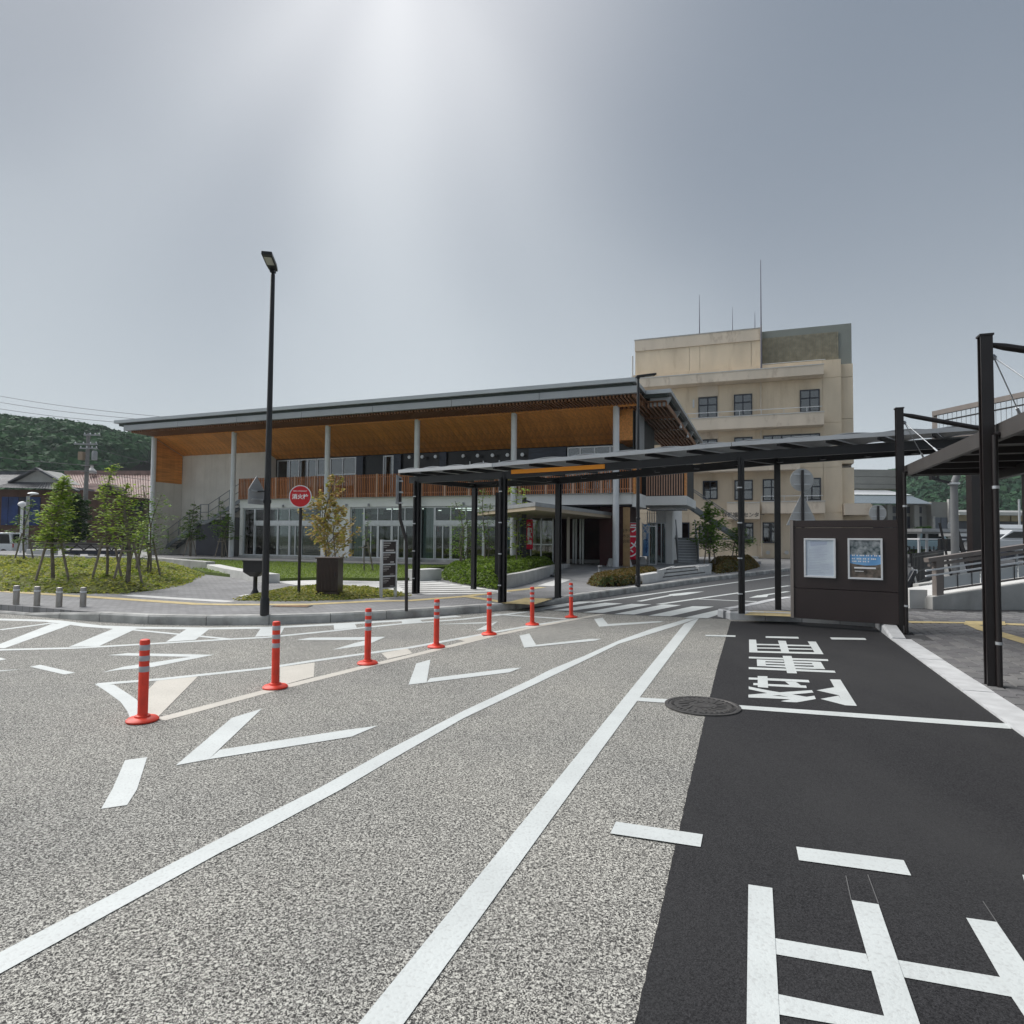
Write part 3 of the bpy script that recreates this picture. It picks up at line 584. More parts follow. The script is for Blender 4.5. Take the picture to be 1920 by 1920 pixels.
# walls
def lowwall(label, pts, z0, tops, th, m=M_CONC, name='low_wall', seg=2.4):
    P = [Vector((p.x, p.y, 0)) for p in pts]; b = MB(); root = thing(name, label, 'wall', (P[0].x, P[0].y, z0)); O = Vector((P[0].x, P[0].y, z0))
    for i in range(len(P) - 1):
        a, c = P[i], P[i + 1]; k = max(1, int((c - a).length / seg)); d = (c - a) / k; n = Vector((-d.y, d.x, 0)).normalized() * th
        for j in range(k):
            q0 = a + d * j + d.normalized() * .004; q1 = a + d * (j + 1) - d.normalized() * .004
            t0 = tops[i] + (tops[i + 1] - tops[i]) * j / k; t1 = tops[i] + (tops[i + 1] - tops[i]) * (j + 1) / k
            vs = [q0, q1, q1 + n, q0 + n]; zz = [t0, t1, t1, t0]
            MB().add([Vector((v.x, v.y, z0 - .02)) - O for v in vs] + [Vector((v.x, v.y, zz[e])) - O for e, v in enumerate(vs)], [(3, 2, 1, 0), (4, 5, 6, 7), (0, 1, 5, 4), (1, 2, 6, 5), (2, 3, 7, 6), (3, 0, 4, 7)]).build('wall_section', m, root, bevel=.012)
    return root
lowwall('long low concrete wall behind the yellow-green mound at left', [G(-260, 1054, .15), G(0, 1058, .15), G(287, 1063, .15), G(386, 1071, .15)], .15, [.6, .58, .53, .50], .35)
lowwall('lower concrete bench wall ending at the black pedestal box', [G(387, 1071, .15), G(420, 1080, .15), G(495, 1093.5, .15)], .15, [.40, .40, .40], .45, M_CONCL, seg=3.5)
lowwall('short concrete block wall between lawn and shrub bed', [G(787, 1090, .15), G(828, 1087, .15)], .15, [.50, .50], .5, M_CONCL)
lowwall('concrete planter wall sloping along the entrance ramp', [G(951, 1103, .15), G(990, 1094, .15), G(1045, 1076, .15), G(1068, 1066, .25)], .15, [.50, .50, .50, .45], .2)
lowwall('white concrete block wall right of the second lamp post', [G(1206, 1095, .15), G(1243, 1088, .15)], .15, [.42, .42], .3, M_CONCL)
lowwall('small concrete block beside the top of the steps', [G(1311, 1079, .15), G(1334, 1076, .15)], .15, [.48, .48], .6, M_CONCL)
# entrance steps
st = thing('entrance_steps', 'three concrete steps rising to the entrance forecourt', 'steps', G(1243, 1089, .15)); So = G(1243, 1089, .15)
a0, a1 = G(1243, 1088, .15), G(1322, 1078, .15); dd = (a1 - a0).normalized(); nn = Vector((.3665, .930, 0))
for k in range(3):
    q = [a0 + nn * (k * .42), a1 + nn * (k * .42), a1 + nn * 3.6, a0 + nn * 3.6]
    MB().prism([Vector((v.x, v.y, .14 + k * .11)) - So for v in q], (0, 0, .108)).build('step', M_CONCL, st); MB().beam(q[0] - So + Vector((0, 0, .10 + k * .11)) - nn * .004, q[1] - So + Vector((0, 0, .10 + k * .11)) - nn * .004, .01, .035).build('nosing', M_BLACK, st)
MB().prism([Vector((v.x, v.y, .14)) - So for v in (a0 - dd * .5 - nn * .05, a0 - dd * .05 - nn * .05, a0 - dd * .05 + nn * 3.4, a0 - dd * .5 + nn * 3.4)], (0, 0, .36)).build('cheek_wall', M_CONCL, st, bevel=.01)

def tree(label, base, H, rad, ml, nb=26, nl=60, ls=.11, c0=.3, seed=1, trunks=1, stakes=2, group=None, prof=.8, spread=1.0, name='young_tree', up=.25, flat=.35, tr=.035, sway=.12, sh=1.0):
    rg = random.Random(seed); root = thing(name, label, 'tree', base, group=group); tk = MB(); cr = MB()
    for k in range(trunks):
        off = Vector((rg.uniform(-.18, .18), rg.uniform(-.15, .15), 0)) if k else Vector((0, 0, 0)); hk = H * (1 if k == 0 else rg.uniform(.7, .95)); pts = []
        ph = rg.uniform(0, 6)
        for i in range(9): t = i / 8; pts.append(off * (1 + 1.6 * t) + Vector((math.sin(t * 5 + ph) * sway * t, math.cos(t * 4 + ph) * sway * t, hk * t)))
        tk.path(pts, [tr * (1 - .75 * i / 8) / (1 if k == 0 else 1.3) for i in range(9)], 7)
        for j in range(nb // trunks):
            t = c0 + (1 - c0) * ((j + rg.random()) / (nb // trunks)); i = min(7, int(t * 8)); o = pts[i].lerp(pts[i + 1], t * 8 - i); u = (t - c0) / (1 - c0)
            ln = rad * max(.12, (1 - u) ** prof * (.55 + .45 * min(1, u * 4 + .3))) * rg.uniform(.6, 1.15)
            az = j * 2.4 + rg.uniform(-.5, .5); d = Vector((math.cos(az), math.sin(az), up + rg.uniform(-.15, .25))); e = o + d * ln
            mid = o.lerp(e, .5) + Vector((0, 0, .06 * ln)); tk.path([o, mid, e], [tr * .32 * (1 - .6 * t), tr * .2, .004], 4)
            m = int(nl * (.4 + .6 * ln / rad))
            for q in range(m):
                s = rg.uniform(.22, 1.08) ** .8; p = o.lerp(e, s); wd = (.10 + .30 * ln) * spread * math.sin(min(1, s) * 2.6)
                p += Vector((rg.gauss(0, wd * .6), rg.gauss(0, wd * .6), rg.gauss(0, .035 + .05 * ln) - .05 * s)); leafq(cr, p, ls, rg, flat)
    tk.build('trunk', M_BARK, root, smooth=True); cr.build('crown', ml, root)
    for s in range(stakes):
        a = s * 2 * math.pi / max(1, stakes) + rg.uniform(.2, .6); MB().tube((.33 * math.cos(a), .33 * math.sin(a), -.05), (.10 * math.cos(a), .10 * math.sin(a), sh * rg.uniform(1.0, 1.15)), .028, n=8).build('stake', M_STAKE, root)
    if stakes: MB().beam((-.2, -.07, sh * .85), (.2, -.07, sh * .85), .04, .04).build('tie_bar', M_STAKE, root); MB().tube((0, 0, sh * .82), (0, 0, sh * .92), tr + .015, n=8).build('tree_tie', M_BLACK, root)
    return root
def ptree(label, px, py, z, ytop, hw, ml, **k):
    b = G(px, py, z); H = zat(px, ytop, b) - z; return tree(label, b, H, hw * b.y / FPX, ml, **k)
ptree('sparse young maple leftmost on the mound, in front of the globe lamp', 44.8, 1055, .42, 937, 34, M_LEAFM, nb=16, nl=34, seed=11, c0=.25, group='maples on the mound')
ptree('densest bright green maple on the mound, left of the utility pole', 99, 1084.6, .42, 893, 40, M_LEAFG, nb=44, nl=62, ls=.095, seed=12, c0=.28, prof=.6, group='maples on the mound', tr=.045)
ptree('tall slim maple on the mound with a tapering bright top above the pink roof', 200, 1089, .36, 868, 34, M_LEAFG, nb=30, nl=38, ls=.085, seed=13, c0=.3, prof=.75, group='maples on the mound')
ptree('front maple on the mound with a thick pale trunk and wood tie bar', 238.5, 1099, .25, 905, 40, M_LEAFG, nb=30, nl=42, ls=.085, seed=14, c0=.32, prof=.5, trunks=1, group='maples on the mound', tr=.06)
ptree('dark airy maple on the mound in front of the white corner column', 276, 1080, .34, 912, 44, M_LEAFM, nb=30, nl=32, ls=.085, seed=15, c0=.3, prof=.45, trunks=2, group='maples on the mound')
ptree('low broad young maple between the two taller ones on the mound', 262, 1074, .38, 975, 34, M_LEAFG, nb=20, nl=40, ls=.09, seed=16, c0=.25, group='maples on the mound')
ptree('young tree left of the outdoor stair foot, in front of the pale wall', 356, 1043, .3, 940, 27, M_LEAFM, nb=30, nl=50, ls=.14, seed=17, c0=.3, trunks=3, prof=.6)
ptree('young tree under the outdoor stair, left of the white column', 415, 1045, .3, 938, 27, M_LEAFM, nb=24, nl=40, ls=.14, seed=18, c0=.35, trunks=3, prof=.6)
ptree('thin sapling on the lawn with a stake and few leaves', 683, 1070, .24, 958, 18, M_LEAFM, nb=8, nl=16, ls=.10, seed=19, c0=.4, stakes=1, tr=.025)
ptree('multi stemmed young tree beside the concrete block wall', 862, 1076, .3, 940, 34, M_LEAFM, nb=34, nl=34, ls=.09, seed=20, c0=.2, trunks=3, prof=.4, stakes=0, sway=.2)
ptree('tall thin tree between the black canopy posts, left of the red banner', 908, 1068, .3, 915, 26, M_LEAFM, nb=24, nl=26, ls=.10, seed=21, c0=.25, trunks=2, prof=.3, stakes=0)
ptree('broad leaved young tree in front of the white column near the red banner', 968, 1070, .3, 898, 30, M_LEAFG, nb=26, nl=20, ls=.13, seed=22, c0=.2, trunks=1, prof=.25, stakes=0, tr=.03)
ptree('feathery tree beside the steel stair, right of the steps', 1331, 1062, .3, 940, 32, M_LEAFM, nb=40, nl=60, ls=.12, seed=23, c0=.22, trunks=2, prof=.45, up=.5, flat=.9, sh=1.6)
ptree('small tree left of the black canopy post, in the olive bed', 1382, 1058, .3, 990, 32, M_LEAFM, nb=30, nl=60, ls=.13, seed=24, c0=.35, prof=.4, sh=1.2)
ptree('golden leaved tree standing behind the brown cabinet', 612, 1090, .15, 893, 44, M_LEAFY, nb=54, nl=48, ls=.105, seed=25, c0=.2, spread=.38, prof=.42, trunks=3, up=.95, stakes=0, flat=.9, name='golden_tree', sway=.2)
ptree('dark green round evergreen behind the maples, by the utility pole', 138, 1030, .2, 928, 26, leafmat('evergreen_leaf', (.015, .05, .010), (.05, .11, .02)), nb=90, nl=80, ls=.2, seed=26, c0=.12, prof=.3, stakes=0, flat=.9, tr=.1, name='evergreen_tree')

# ================================================================ STREET FURNITURE
conepx = [(267, 1352), (516, 1290), (689, 1245), (818, 1214), (917, 1190), (998, 1172), (1071, 1158)]
clab = ['nearest and leftmost orange delineator post, at the painted median nose', 'second orange delineator post from the nearest, beside a wide cream bar', 'third orange delineator post from the nearest in the row', 'middle (fourth) orange delineator post in the row of seven', 'fifth orange delineator post, in line with the black canopy post behind', 'sixth orange delineator post, last but one before the crossing', 'farthest and rightmost orange delineator post, at the zebra crossing']
p0 = G(*conepx[0]); cone = thing('delineator_post', clab[0], 'delineator post', p0 + Vector((0, 0, .01)), group='orange delineator posts on the median')
MB().lathe((0, 0, 0), [(.118, 0), (.12, .012), (.105, .026), (.06, .032), (.055, .045), (.042, .05)], 32).build('base', M_RED, cone, smooth=True)
MB().lathe((0, 0, 0), [(.040, .048), (.0375, .06), (.0375, .632), (.034, .645), (.02, .65)], 28).build('pole', M_RED, cone, smooth=True)
for a, b_ in ((.563, .607), (.478, .52), (.391, .436)): MB().lathe((0, 0, 0), [(.0378, a), (.0392, a + .002), (.0392, b_ - .002), (.0378, b_)], 28).build('reflective_band', M_REFL, cone, smooth=True)
for (a, b_), lb in list(zip(conepx, clab))[1:]: dup(cone, G(a, b_) + Vector((0, 0, .004)), random.uniform(0, 6), lb).rotation_euler[0] = random.uniform(-.022, .022)
cone.location.z = .004
# steel bollards
M_STEEL = mat('brushed_steel', (.33, .31, .29), .35, metal=.7, var=.15, vs=8)
bl = ['leftmost steel bollard at the pavement edge', 'second steel bollard from the left', 'third steel bollard from the left', 'rightmost steel bollard, nearest the kerb end']
bo = thing('bollard', bl[0], 'bollard', G(29.5, 1143, .05), group='steel bollards at the left pavement edge')
MB().lathe((0, 0, 0), [(.052, 0), (.052, .44), (.048, .452), (.03, .458)], 24).build('post', M_STEEL, bo, smooth=True); MB().lathe((0, 0, 0), [(.0525, .36), (.054, .362), (.054, .385), (.0525, .387)], 24).build('reflective_band', M_WHITEM, bo)
for (a, b_), lb in zip(((68.5, 1145.5), (110, 1148), (155, 1147.5)), bl[1:]): dup(bo, G(a, b_, .05), 0, lb)
# street lamps
def lamp(label, px, py, ytop, hd):
    p = G(px, py, .146); H = zat(px, ytop, p) - .146; t = thing('street_lamp', label, 'street lamp', p, group='black street lamps')
    MB().lathe((0, 0, 0), [(.075, 0), (.075, .28), (.062, .30), (.060, .31)], 20).build('base_sleeve', M_BLACK, t, smooth=True)
    MB().lathe((0, 0, 0), [(.060, .30), (.036, H - .08), (.030, H - .03), (.018, H)], 20).build('pole', M_BLACK, t, smooth=True)
    MB().lathe((0, 0, 0), [(.062, 1.9), (.066, 1.91), (.066, 1.95), (.062, 1.96)], 16).build('clamp', M_BLACK, t)
    d = Vector(hd); c = Vector((0, 0, H + .02)); s = Vector((-d.y, d.x, 0)).normalized() * .085
    h = MB().prism([c - d * .12 - s * .8, c - d * .12 + s * .8, c + d * .25 + s, c + d + s, c + d - s, c + d * .25 - s], (0, 0, .06)).build('luminaire', M_BLACK, t, bevel=.012)
    l = MB().prism([c + d * .35 - s * .7 - Vector((0, 0, .008)), c + d * .35 + s * .7 - Vector((0, 0, .008)), c + d * .85 + s * .7 - Vector((0, 0, .008)), c + d * .85 - s * .7 - Vector((0, 0, .008))], (0, 0, .007)).build('lens', mat('lamp_lens', (.35, .35, .30), .3), h)
    MB().box(-.04, .04, -.04, .04, H - .03, H + .02).build('bracket', M_BLACK, t); return t
lamp('tall black street lamp in front of the long building, left of the fire hydrant sign', 496, 1154, 508, (.10, -.56, .02))
lamp('black street lamp with its head pointing right, standing behind the canopy', 1196, 1100, 709, (.52, .10, .09))
# fire hydrant sign
p = G(560, 1121, .15); hs = thing('fire_hydrant_sign', 'round red fire hydrant sign on a brown pole', 'sign', p); zc = zat(560.5, 931, p) - .15
MB().tube((0, 0, 0), (0, 0, zc), .032, n=16).build('pole', M_BROWN, hs, smooth=True)
MB().tube((0, -.036, zc), (0, -.046, zc), .246, n=48).build('sign_rim', M_WHITEM, hs); MB().tube((0, -.045, zc), (0, -.049, zc), .226, n=48).build('sign_face', mat('sign_red', (.55, .005, .012), .4), hs)
MSW = mat('sign_white', (.85, .85, .85), .5)
text('lettering', '消火栓', .118, MSW, hs, (0, -.051, zc - .012), UPR, bold=.003); text('small_lettering', 'FIRE HYDRANT', .045, MSW, hs, (0, -.051, zc + .115), UPR)
MB().box(-.04, .04, -.03, .04, zc - .2, zc - .16).build('clamp', M_BROWN, hs)
# brown cabinet
M_CAB = mat('cabinet_brown', (.045, .028, .022), .45, var=.15, vs=4)
p = G(591, 1122, .15); p2 = G(637, 1121, .15); wd = p2.x - p.x; cab = thing('utility_cabinet', 'dark brown ribbed utility cabinet on the green patch', 'cabinet', (p.x, p.y, .13)); ch = zat(592, 1045, p) - .13
MB().box(0, wd, 0, .45, 0, .16).build('plinth', M_CAB, cab, bevel=.006)
cb = MB().box(.008, wd - .008, .012, .45, .165, ch - .03).build('body', M_CAB, cab, bevel=.006); MB().box(-.015, wd + .015, -.015, .47, ch - .03, ch).build('top', M_CAB, cab, bevel=.006)
dm = MB()
for k in range(14): x = .03 + k * (wd - .06) / 14; dm.box(x, x + (wd - .06) / 14 - .010, -.006, .012, .18, ch - .05)
dr = dm.build('door', M_CAB, cab, bevel=.002); MB().box(wd - .07, wd - .05, -.03, -.006, ch * .55, ch * .55 + .08).build('handle', M_BLACK, dr)
# black pedestal box
p = G(478, 1118, .15); pb = thing('pedestal_box', 'black metal box on a flared pedestal left of the lamp pole', 'box', p); bh = zat(478, 1052, p) - .15
MB().lathe((0, 0, 0), [(.20, 0), (.20, .02), (.10, .05), (.055, .14), (.045, .18), (.045, bh - .34), (.06, bh - .32)], 20).build('pedestal', M_BLACK, pb, smooth=True)
MB().add([(-.08, -.08, bh - .34), (.08, -.08, bh - .34), (.08, .08, bh - .34), (-.08, .08, bh - .34), (-.20, -.17, bh - .24), (.20, -.17, bh - .24), (.20, .17, bh - .24), (-.20, .17, bh - .24)], [(3, 2, 1, 0), (0, 1, 5, 4), (1, 2, 6, 5), (2, 3, 7, 6), (3, 0, 4, 7), (4, 5, 6, 7)]).build('hopper', M_BLACK, pb)
MB().box(-.21, .21, -.18, .18, bh - .24, bh - .01).build('box', M_BLACK, pb, bevel=.01); MB().box(-.22, .22, -.19, .19, bh - .01, bh + .02).build('lid', M_BLACK, pb)
MB().box(-.3, .3, -.25, .25, -.01, .02).build('slab', M_CONCL, pb)
# directory sign
p = G(714, 1121, .15); p2 = G(741, 1118.5, .15); iv = p2 - p; IH = zat(714, 1011, p) - .15; inf = thing('directory_sign', 'slim grey directory sign with four dark panels beside the white path', 'sign', (p.x, p.y, .14), math.atan2(iv.y, iv.x)); iw = iv.length
for x in (0, iw): MB().box(x - .022, x + .022, -.03, .03, 0, IH).build('post', M_SILV, inf)
for k in range(5): z = .20 + k * (IH - .24) / 4; MB().box(.022, iw - .022, -.02, .02, z, z + .03).build('cross_rail', M_SILV, inf)
MPN = mat('sign_brown', (.030, .020, .020), .5); MGY = mat('sign_print', (.55, .53, .52), .6)
hh_ = (IH - .24) / 4
for k in range(4):
    z = .232 + k * hh_; pn = MB().box(.024, iw - .024, -.012, .012, z, z + hh_ - .034).build('panel', MPN, inf); b = MB(); x0 = .045; ww = iw - .1; rg = random.Random(k)
    for r, (l, hgt, dz) in enumerate(((.62, .020, .045), (.48, .020, .095), (.28, .010, .130))):
        x = x0; top = z + hh_ - .034 - dz
        while x < x0 + ww * l: c = rg.uniform(.008, .016); b.box(x, x + c, -.0135, -.0125, top, top + hgt); x += c + .005
    b.box(x0 + ww * (.2 if k == 3 else .62), x0 + ww * .95, -.0135, -.0125, z + .02, z + (.045 if k > 1 else .03)); b.build('print', MGY, pn)
# cranked pole with sign seen edge-on
p = G(762, 1146, .15); cp = thing('cranked_sign_pole', 'dark cranked pole carrying a sign seen edge-on, left of the canopy', 'sign pole', p)
def up(px, py, b=p): return Vector((ray(px, py).x / ray(px, py).y * b.y - b.x, 0, zat(px, py, b) - b.z))
MB().path([(0, 0, 0), up(762, 1015), up(750, 972), up(750.5, 897)], [.030, .030, .030, .026], 14).build('pole', M_BROWN, cp, smooth=True)
MB().box(*[up(748.2, 900).x - .006, up(748.2, 900).x + .006], -.28, .28, up(748, 946).z, up(748, 893).z).build('sign_plate', M_GREY, cp)
for y in (902, 923, 943): MB().box(up(748, y).x - .02, up(753, y).x + .02, -.03, .03, up(750, y).z - .015, up(750, y).z + .015).build('clamp', M_SILV, cp)
# pentagon sign seen from behind on the lamp pole
lp = G(496, 1154, .146); z1, z2 = zat(478, 893, lp), zat(478, 946, lp); xs_ = ray(472, 920).x * lp.y; cs_ = thing('crossing_sign', 'pentagonal road sign seen obliquely on the tall lamp pole', 'sign', (-4.33, lp.y - .06, (z1 + z2) / 2), R(77)); hz_ = (z1 - z2) / 2
MB().prism([(-.22, 0, -hz_), (.22, 0, -hz_), (.22, 0, hz_ * .0), (0, 0, hz_), (-.22, 0, hz_ * .0)], (0, .012, 0)).build('plate', M_GREY, cs_, bevel=.004); MB().box(-.16, .16, -.02, -.001, -.03, 0).build('rail', M_SILV, cs_); MB().box(-.16, .16, -.02, -.001, -hz_ * .7, -hz_ * .7 + .03).build('rail', M_SILV, cs_)
MB().beam((0, 0, -.02), Vector((.07, -.20, -.02)), .025, .025).build('arm', M_BLACK, cs_)
# traffic signs seen from behind (right)
def backsign(label, px, yb, cy, rpx, tri=None, yg=None, gz=.05, depth=15):
    q = At(px, 1040, depth); t = thing('road_sign', label, 'road sign', (q.x, depth, gz), R(-5)); z = zat(px, cy, Vector((q.x, depth, 0))) - gz; r = rpx * depth / FPX; top = z + r * .85
    MB().tube((0, 0, 0), (0, 0, top), .035, n=14).build('pole', M_BLACK, t, smooth=True); MB().tube((0, .04, z), (0, .05, z), r, n=40).build('disc', mat('sign_back', (.44, .45, .45), .5, var=.06, vs=6), t)
    for s in (-.45, .45): MB().box(-r * .7, r * .7, .03 - .008, .04, z + s * r, z + s * r + .03).build('rail', M_SILV, t)
    if tri:
        z0 = zat(px, tri[1], Vector((q.x, depth, 0))) - gz; z1 = zat(px, tri[0], Vector((q.x, depth, 0))) - gz; hw = tri[2] * depth / FPX
        MB().prism([(-hw, .04, z0), (hw, .04, z0), (.03, .04, z1), (-.03, .04, z1)], (0, .01, 0)).build('triangle', _m['sign_back'], t)
        for f in (.15, .4): MB().box(-hw * (1 - f) * .9, hw * (1 - f) * .9, .032, .04, z0 + (z1 - z0) * f, z0 + (z1 - z0) * f + .03).build('rail', M_SILV, t)
    return t
backsign('pair of road signs seen from behind, disc above a triangle, over the notice board', 1506, 1040, 899.5, 21.5, (928, 985, 29), depth=15.5)
backsign('single round road sign seen from behind, over the right end of the notice board', 1648, 1040, 962, 15.8, depth=20)
backsign('small distant round road sign seen from behind, beneath the far canopy', 1788, 1040, 986, 9, depth=34)
# notice board wall
q0 = G(1483, 1157.5, .15); q1 = G(1691, 1172, .15); bv = q1 - q0; BL = bv.length; BH_ = zat(1484, 975.5, q0) - .15; nb_ = thing('notice_board', 'dark brown notice board wall with two framed posters', 'notice board', (q0.x, q0.y, .146), math.atan2(bv.y, bv.x))
MB().box(-.0, .05, -.02, .30, 0, BH_ + .01).build('end_post', mat('taupe_metal', (.25, .22, .20), .5, var=.05, vs=3), nb_); MB().box(BL - .03, BL, -.02, .30, 0, BH_ + .01).build('end_post', _m['taupe_metal'], nb_)
for a, b_ in ((.0, .305), (.31, .925), (.93, 1.0)): MB().box(.052, BL - .032, 0, .28, BH_ * a, BH_ * b_ - .001).build('panel', mat('board_brown', (.034, .023, .022), .5, var=.1, vs=2), nb_, bevel=.003)
FB = Frame(q0.x, q0.y, math.degrees(math.atan2(bv.y, bv.x)))
def poster(label, x0, y0, x1, y1):
    a, z1 = FB.W((x0 + .0), (y0 + y0) / 2, 0); b, _ = FB.W(x1, y0, 0); _, z0 = FB.W((x0 + x1) / 2, y1, 0); _, z1 = FB.W((x0 + x1) / 2, y0, 0)
    t = thing('framed_poster', label, 'poster', FB.w(a, -.004, z0), FB.a); W_, H_ = b - a, z1 - z0; fm = MB(); e = .03
    fm.box(0, W_, -.03, -.002, 0, e); fm.box(0, W_, -.03, -.002, H_ - e, H_); fm.box(0, e, -.03, -.002, e, H_ - e); fm.box(W_ - e, W_, -.03, -.002, e, H_ - e); fm.build('frame', M_WHITEM, t, bevel=.004)
    return t, W_, H_, e
t, W_, H_, e = poster('faded pale blue poster in a white frame, left on the notice board', 1507.5, 1009.5, 1567, 1083)
mp1 = mat('faded_sheet', (.50, .56, .66), .6, col2=(.62, .70, .76), vs=3, stretch=(1, 1, 3)); MB().box(e, W_ - e, -.012, -.003, e, H_ - e).build('sheet', mp1, t)
bb = MB(); rg = random.Random(9)
for k in range(16): z = e + .03 + k * .028; bb.box(e + .05, e + .05 + (W_ - 2 * e - .1) * rg.uniform(.5, 1), -.0135, -.0125, z, z + .007)
bb.build('faint_print', mat('faint_print', (.45, .50, .60), .6), t)
MB().prism([(W_ * .22, -.0128, H_ * .80), (W_ * .72, -.0128, H_ * .84), (W_ * .74, -.0128, H_ - e - .02), (W_ * .2, -.0128, H_ - e - .02)], (0, -.001, 0)).build('faint_shape', mat('faint_shape', (.44, .50, .62), .6), t)
t, W_, H_, e = poster('poster with townscape photographs and blue sky in a white frame, right on the notice board', 1589.5, 1009.5, 1655, 1086.5)
MB().box(e, W_ - e, -.008, -.003, e, H_ - e).build('sheet', mat('poster_sky', (.10, .30, .62), .5, col2=(.25, .50, .78), vs=4), t)
MB().box(e, W_ - e, -.0095, -.0085, H_ * .60, H_ - e).build('town_photo', mat('town_photo', (.03, .06, .07), .5, col2=(.42, .45, .47), vs=14, det=6), t)
MB().prism([(e, -.0095, e), (W_ - e, -.0095, e), (W_ - e, -.0095, H_ * .38), (W_ * .8, -.0095, H_ * .35), (W_ * .5, -.0095, H_ * .34), (W_ * .2, -.0095, H_ * .37), (e, -.0095, H_ * .39)], (0, -.001, 0)).build('hill_photo', mat('hill_photo', (.03, .028, .022), .5, col2=(.20, .16, .13), vs=10, det=6), t)
bb = MB(); bb.box(W_ * .18, W_ * .8, -.0125, -.011, H_ * .26, H_ * .30); bb.box(W_ * .2, W_ * .45, -.0125, -.011, H_ * .19, H_ * .205); rg = random.Random(3)
for r, (zz, l) in enumerate(((.565, .95), (.485, .8), (.42, .6))):
    x = e + .03
    while x < W_ * l: bb.box(x, x + .018, -.0115, -.010, H_ * zz, H_ * zz + .022); x += rg.choice((.024, .026, .045))
bb.build('print', MSW, t)

# ================================================================ CANOPY over the crossing
PF = [G(781, 1113, .146), G(943, 1130, .146), G(1391, 1150, .146)]; PB = [G(888, 1105, .146), G(1046, 1121, .146), G(1459, 1143, .146)]
PFe = PF[2] + (PF[2] - PF[1]).normalized() * 3.9; PBe = PB[2] + (PB[2] - PB[1]).normalized() * 3.4
can = thing('walkway_canopy', 'long black steel walkway canopy with white edged roof and blank orange strip', 'canopy', (0, 0, 0))
def hroof(px, py, p, ov): q = p - ov; return zat(px, py, q)
ov = Vector((.20, .30, 0))
fz = [zat(781, 883, PF[0] - ov), zat(943, 873, PF[1] - ov), zat(1391, 833.5, PF[2] - ov), zat(1835, 802, PFe - ov)]
for k, (p, z) in enumerate(list(zip(PF, fz)) + [(PB[0], fz[0] - .03), (PB[1], fz[1] - .03), (PB[2], fz[2] - .03)]):
    a = R(-38) if k in (0, 1, 3, 4) else R(-19); c, s = math.cos(a), math.sin(a); X = Vector((c, s, 0)); Y = Vector((-s, c, 0)); w_ = .055
    b = MB()
    for dx0, dx1, dy0, dy1 in ((-w_, w_, -w_, -w_ + .02), (-w_, w_, w_ - .02, w_), (-.02, .02, -w_ + .02, w_ - .02), (-w_, -w_ + .015, -w_ + .02, w_ - .02)):
        q = [p + X * u + Y * v for u, v in ((dx0, dy0), (dx1, dy0), (dx1, dy1), (dx0, dy1))]; b.prism([(v.x, v.y, .145) for v in q], (0, 0, z - .16 - .145))
    po = b.build('post', M_BLACK, can)
    pp = p - X * .03 - Y * .085
    if k < 3:
        MB().tube((pp.x, pp.y, .15), (pp.x, pp.y, z - .22), .03, n=10).build('downpipe', M_BLACK, po, smooth=True)
        cl = MB()
        for hz_ in (.35, 1.0, 1.65, 2.3): cl.box(pp.x - .034, pp.x + .034, pp.y - .034, pp.y + .034, .15 + hz_, .15 + hz_ + .022)
        cl.build('pipe_clamp', M_WHITEM, po)
pf = [(PF[0] - (PF[1] - PF[0]).normalized() * .30, fz[0] - .005)] + list(zip(PF[1:], fz[1:3])) + [(PFe, fz[3])]
pb_ = [(PB[0] - (PB[1] - PB[0]).normalized() * .30, fz[0] - .01)] + [(PB[1], fz[1]), (PB[2], fz[2]), (PBe, fz[3])]
def V3(p, z): return Vector((p.x, p.y, z))
for L_ in (pf, pb_):
    for i in range(3): MB().beam(V3(L_[i][0], L_[i][1] - .17), V3(L_[i + 1][0], L_[i + 1][1] - .17), .09, .15).build('long_beam', M_BLACK, can)
def lerpL(L_, t):
    i = min(2, int(t)); f = t - i; return V3(L_[i][0].lerp(L_[i + 1][0], f), L_[i][1] + (L_[i + 1][1] - L_[i][1]) * f)
for t in (.095, 1.0, 2.0): a = lerpL(pf, t); b = lerpL(pb_, t); MB().beam(a - Vector((0, 0, .19)), b - Vector((0, 0, .19)), .08, .11).build('cross_beam', M_BLACK, can)
M_ROOFP = mat('pale_roof_panel', (.36, .38, .40), .35, var=.05, vs=2)
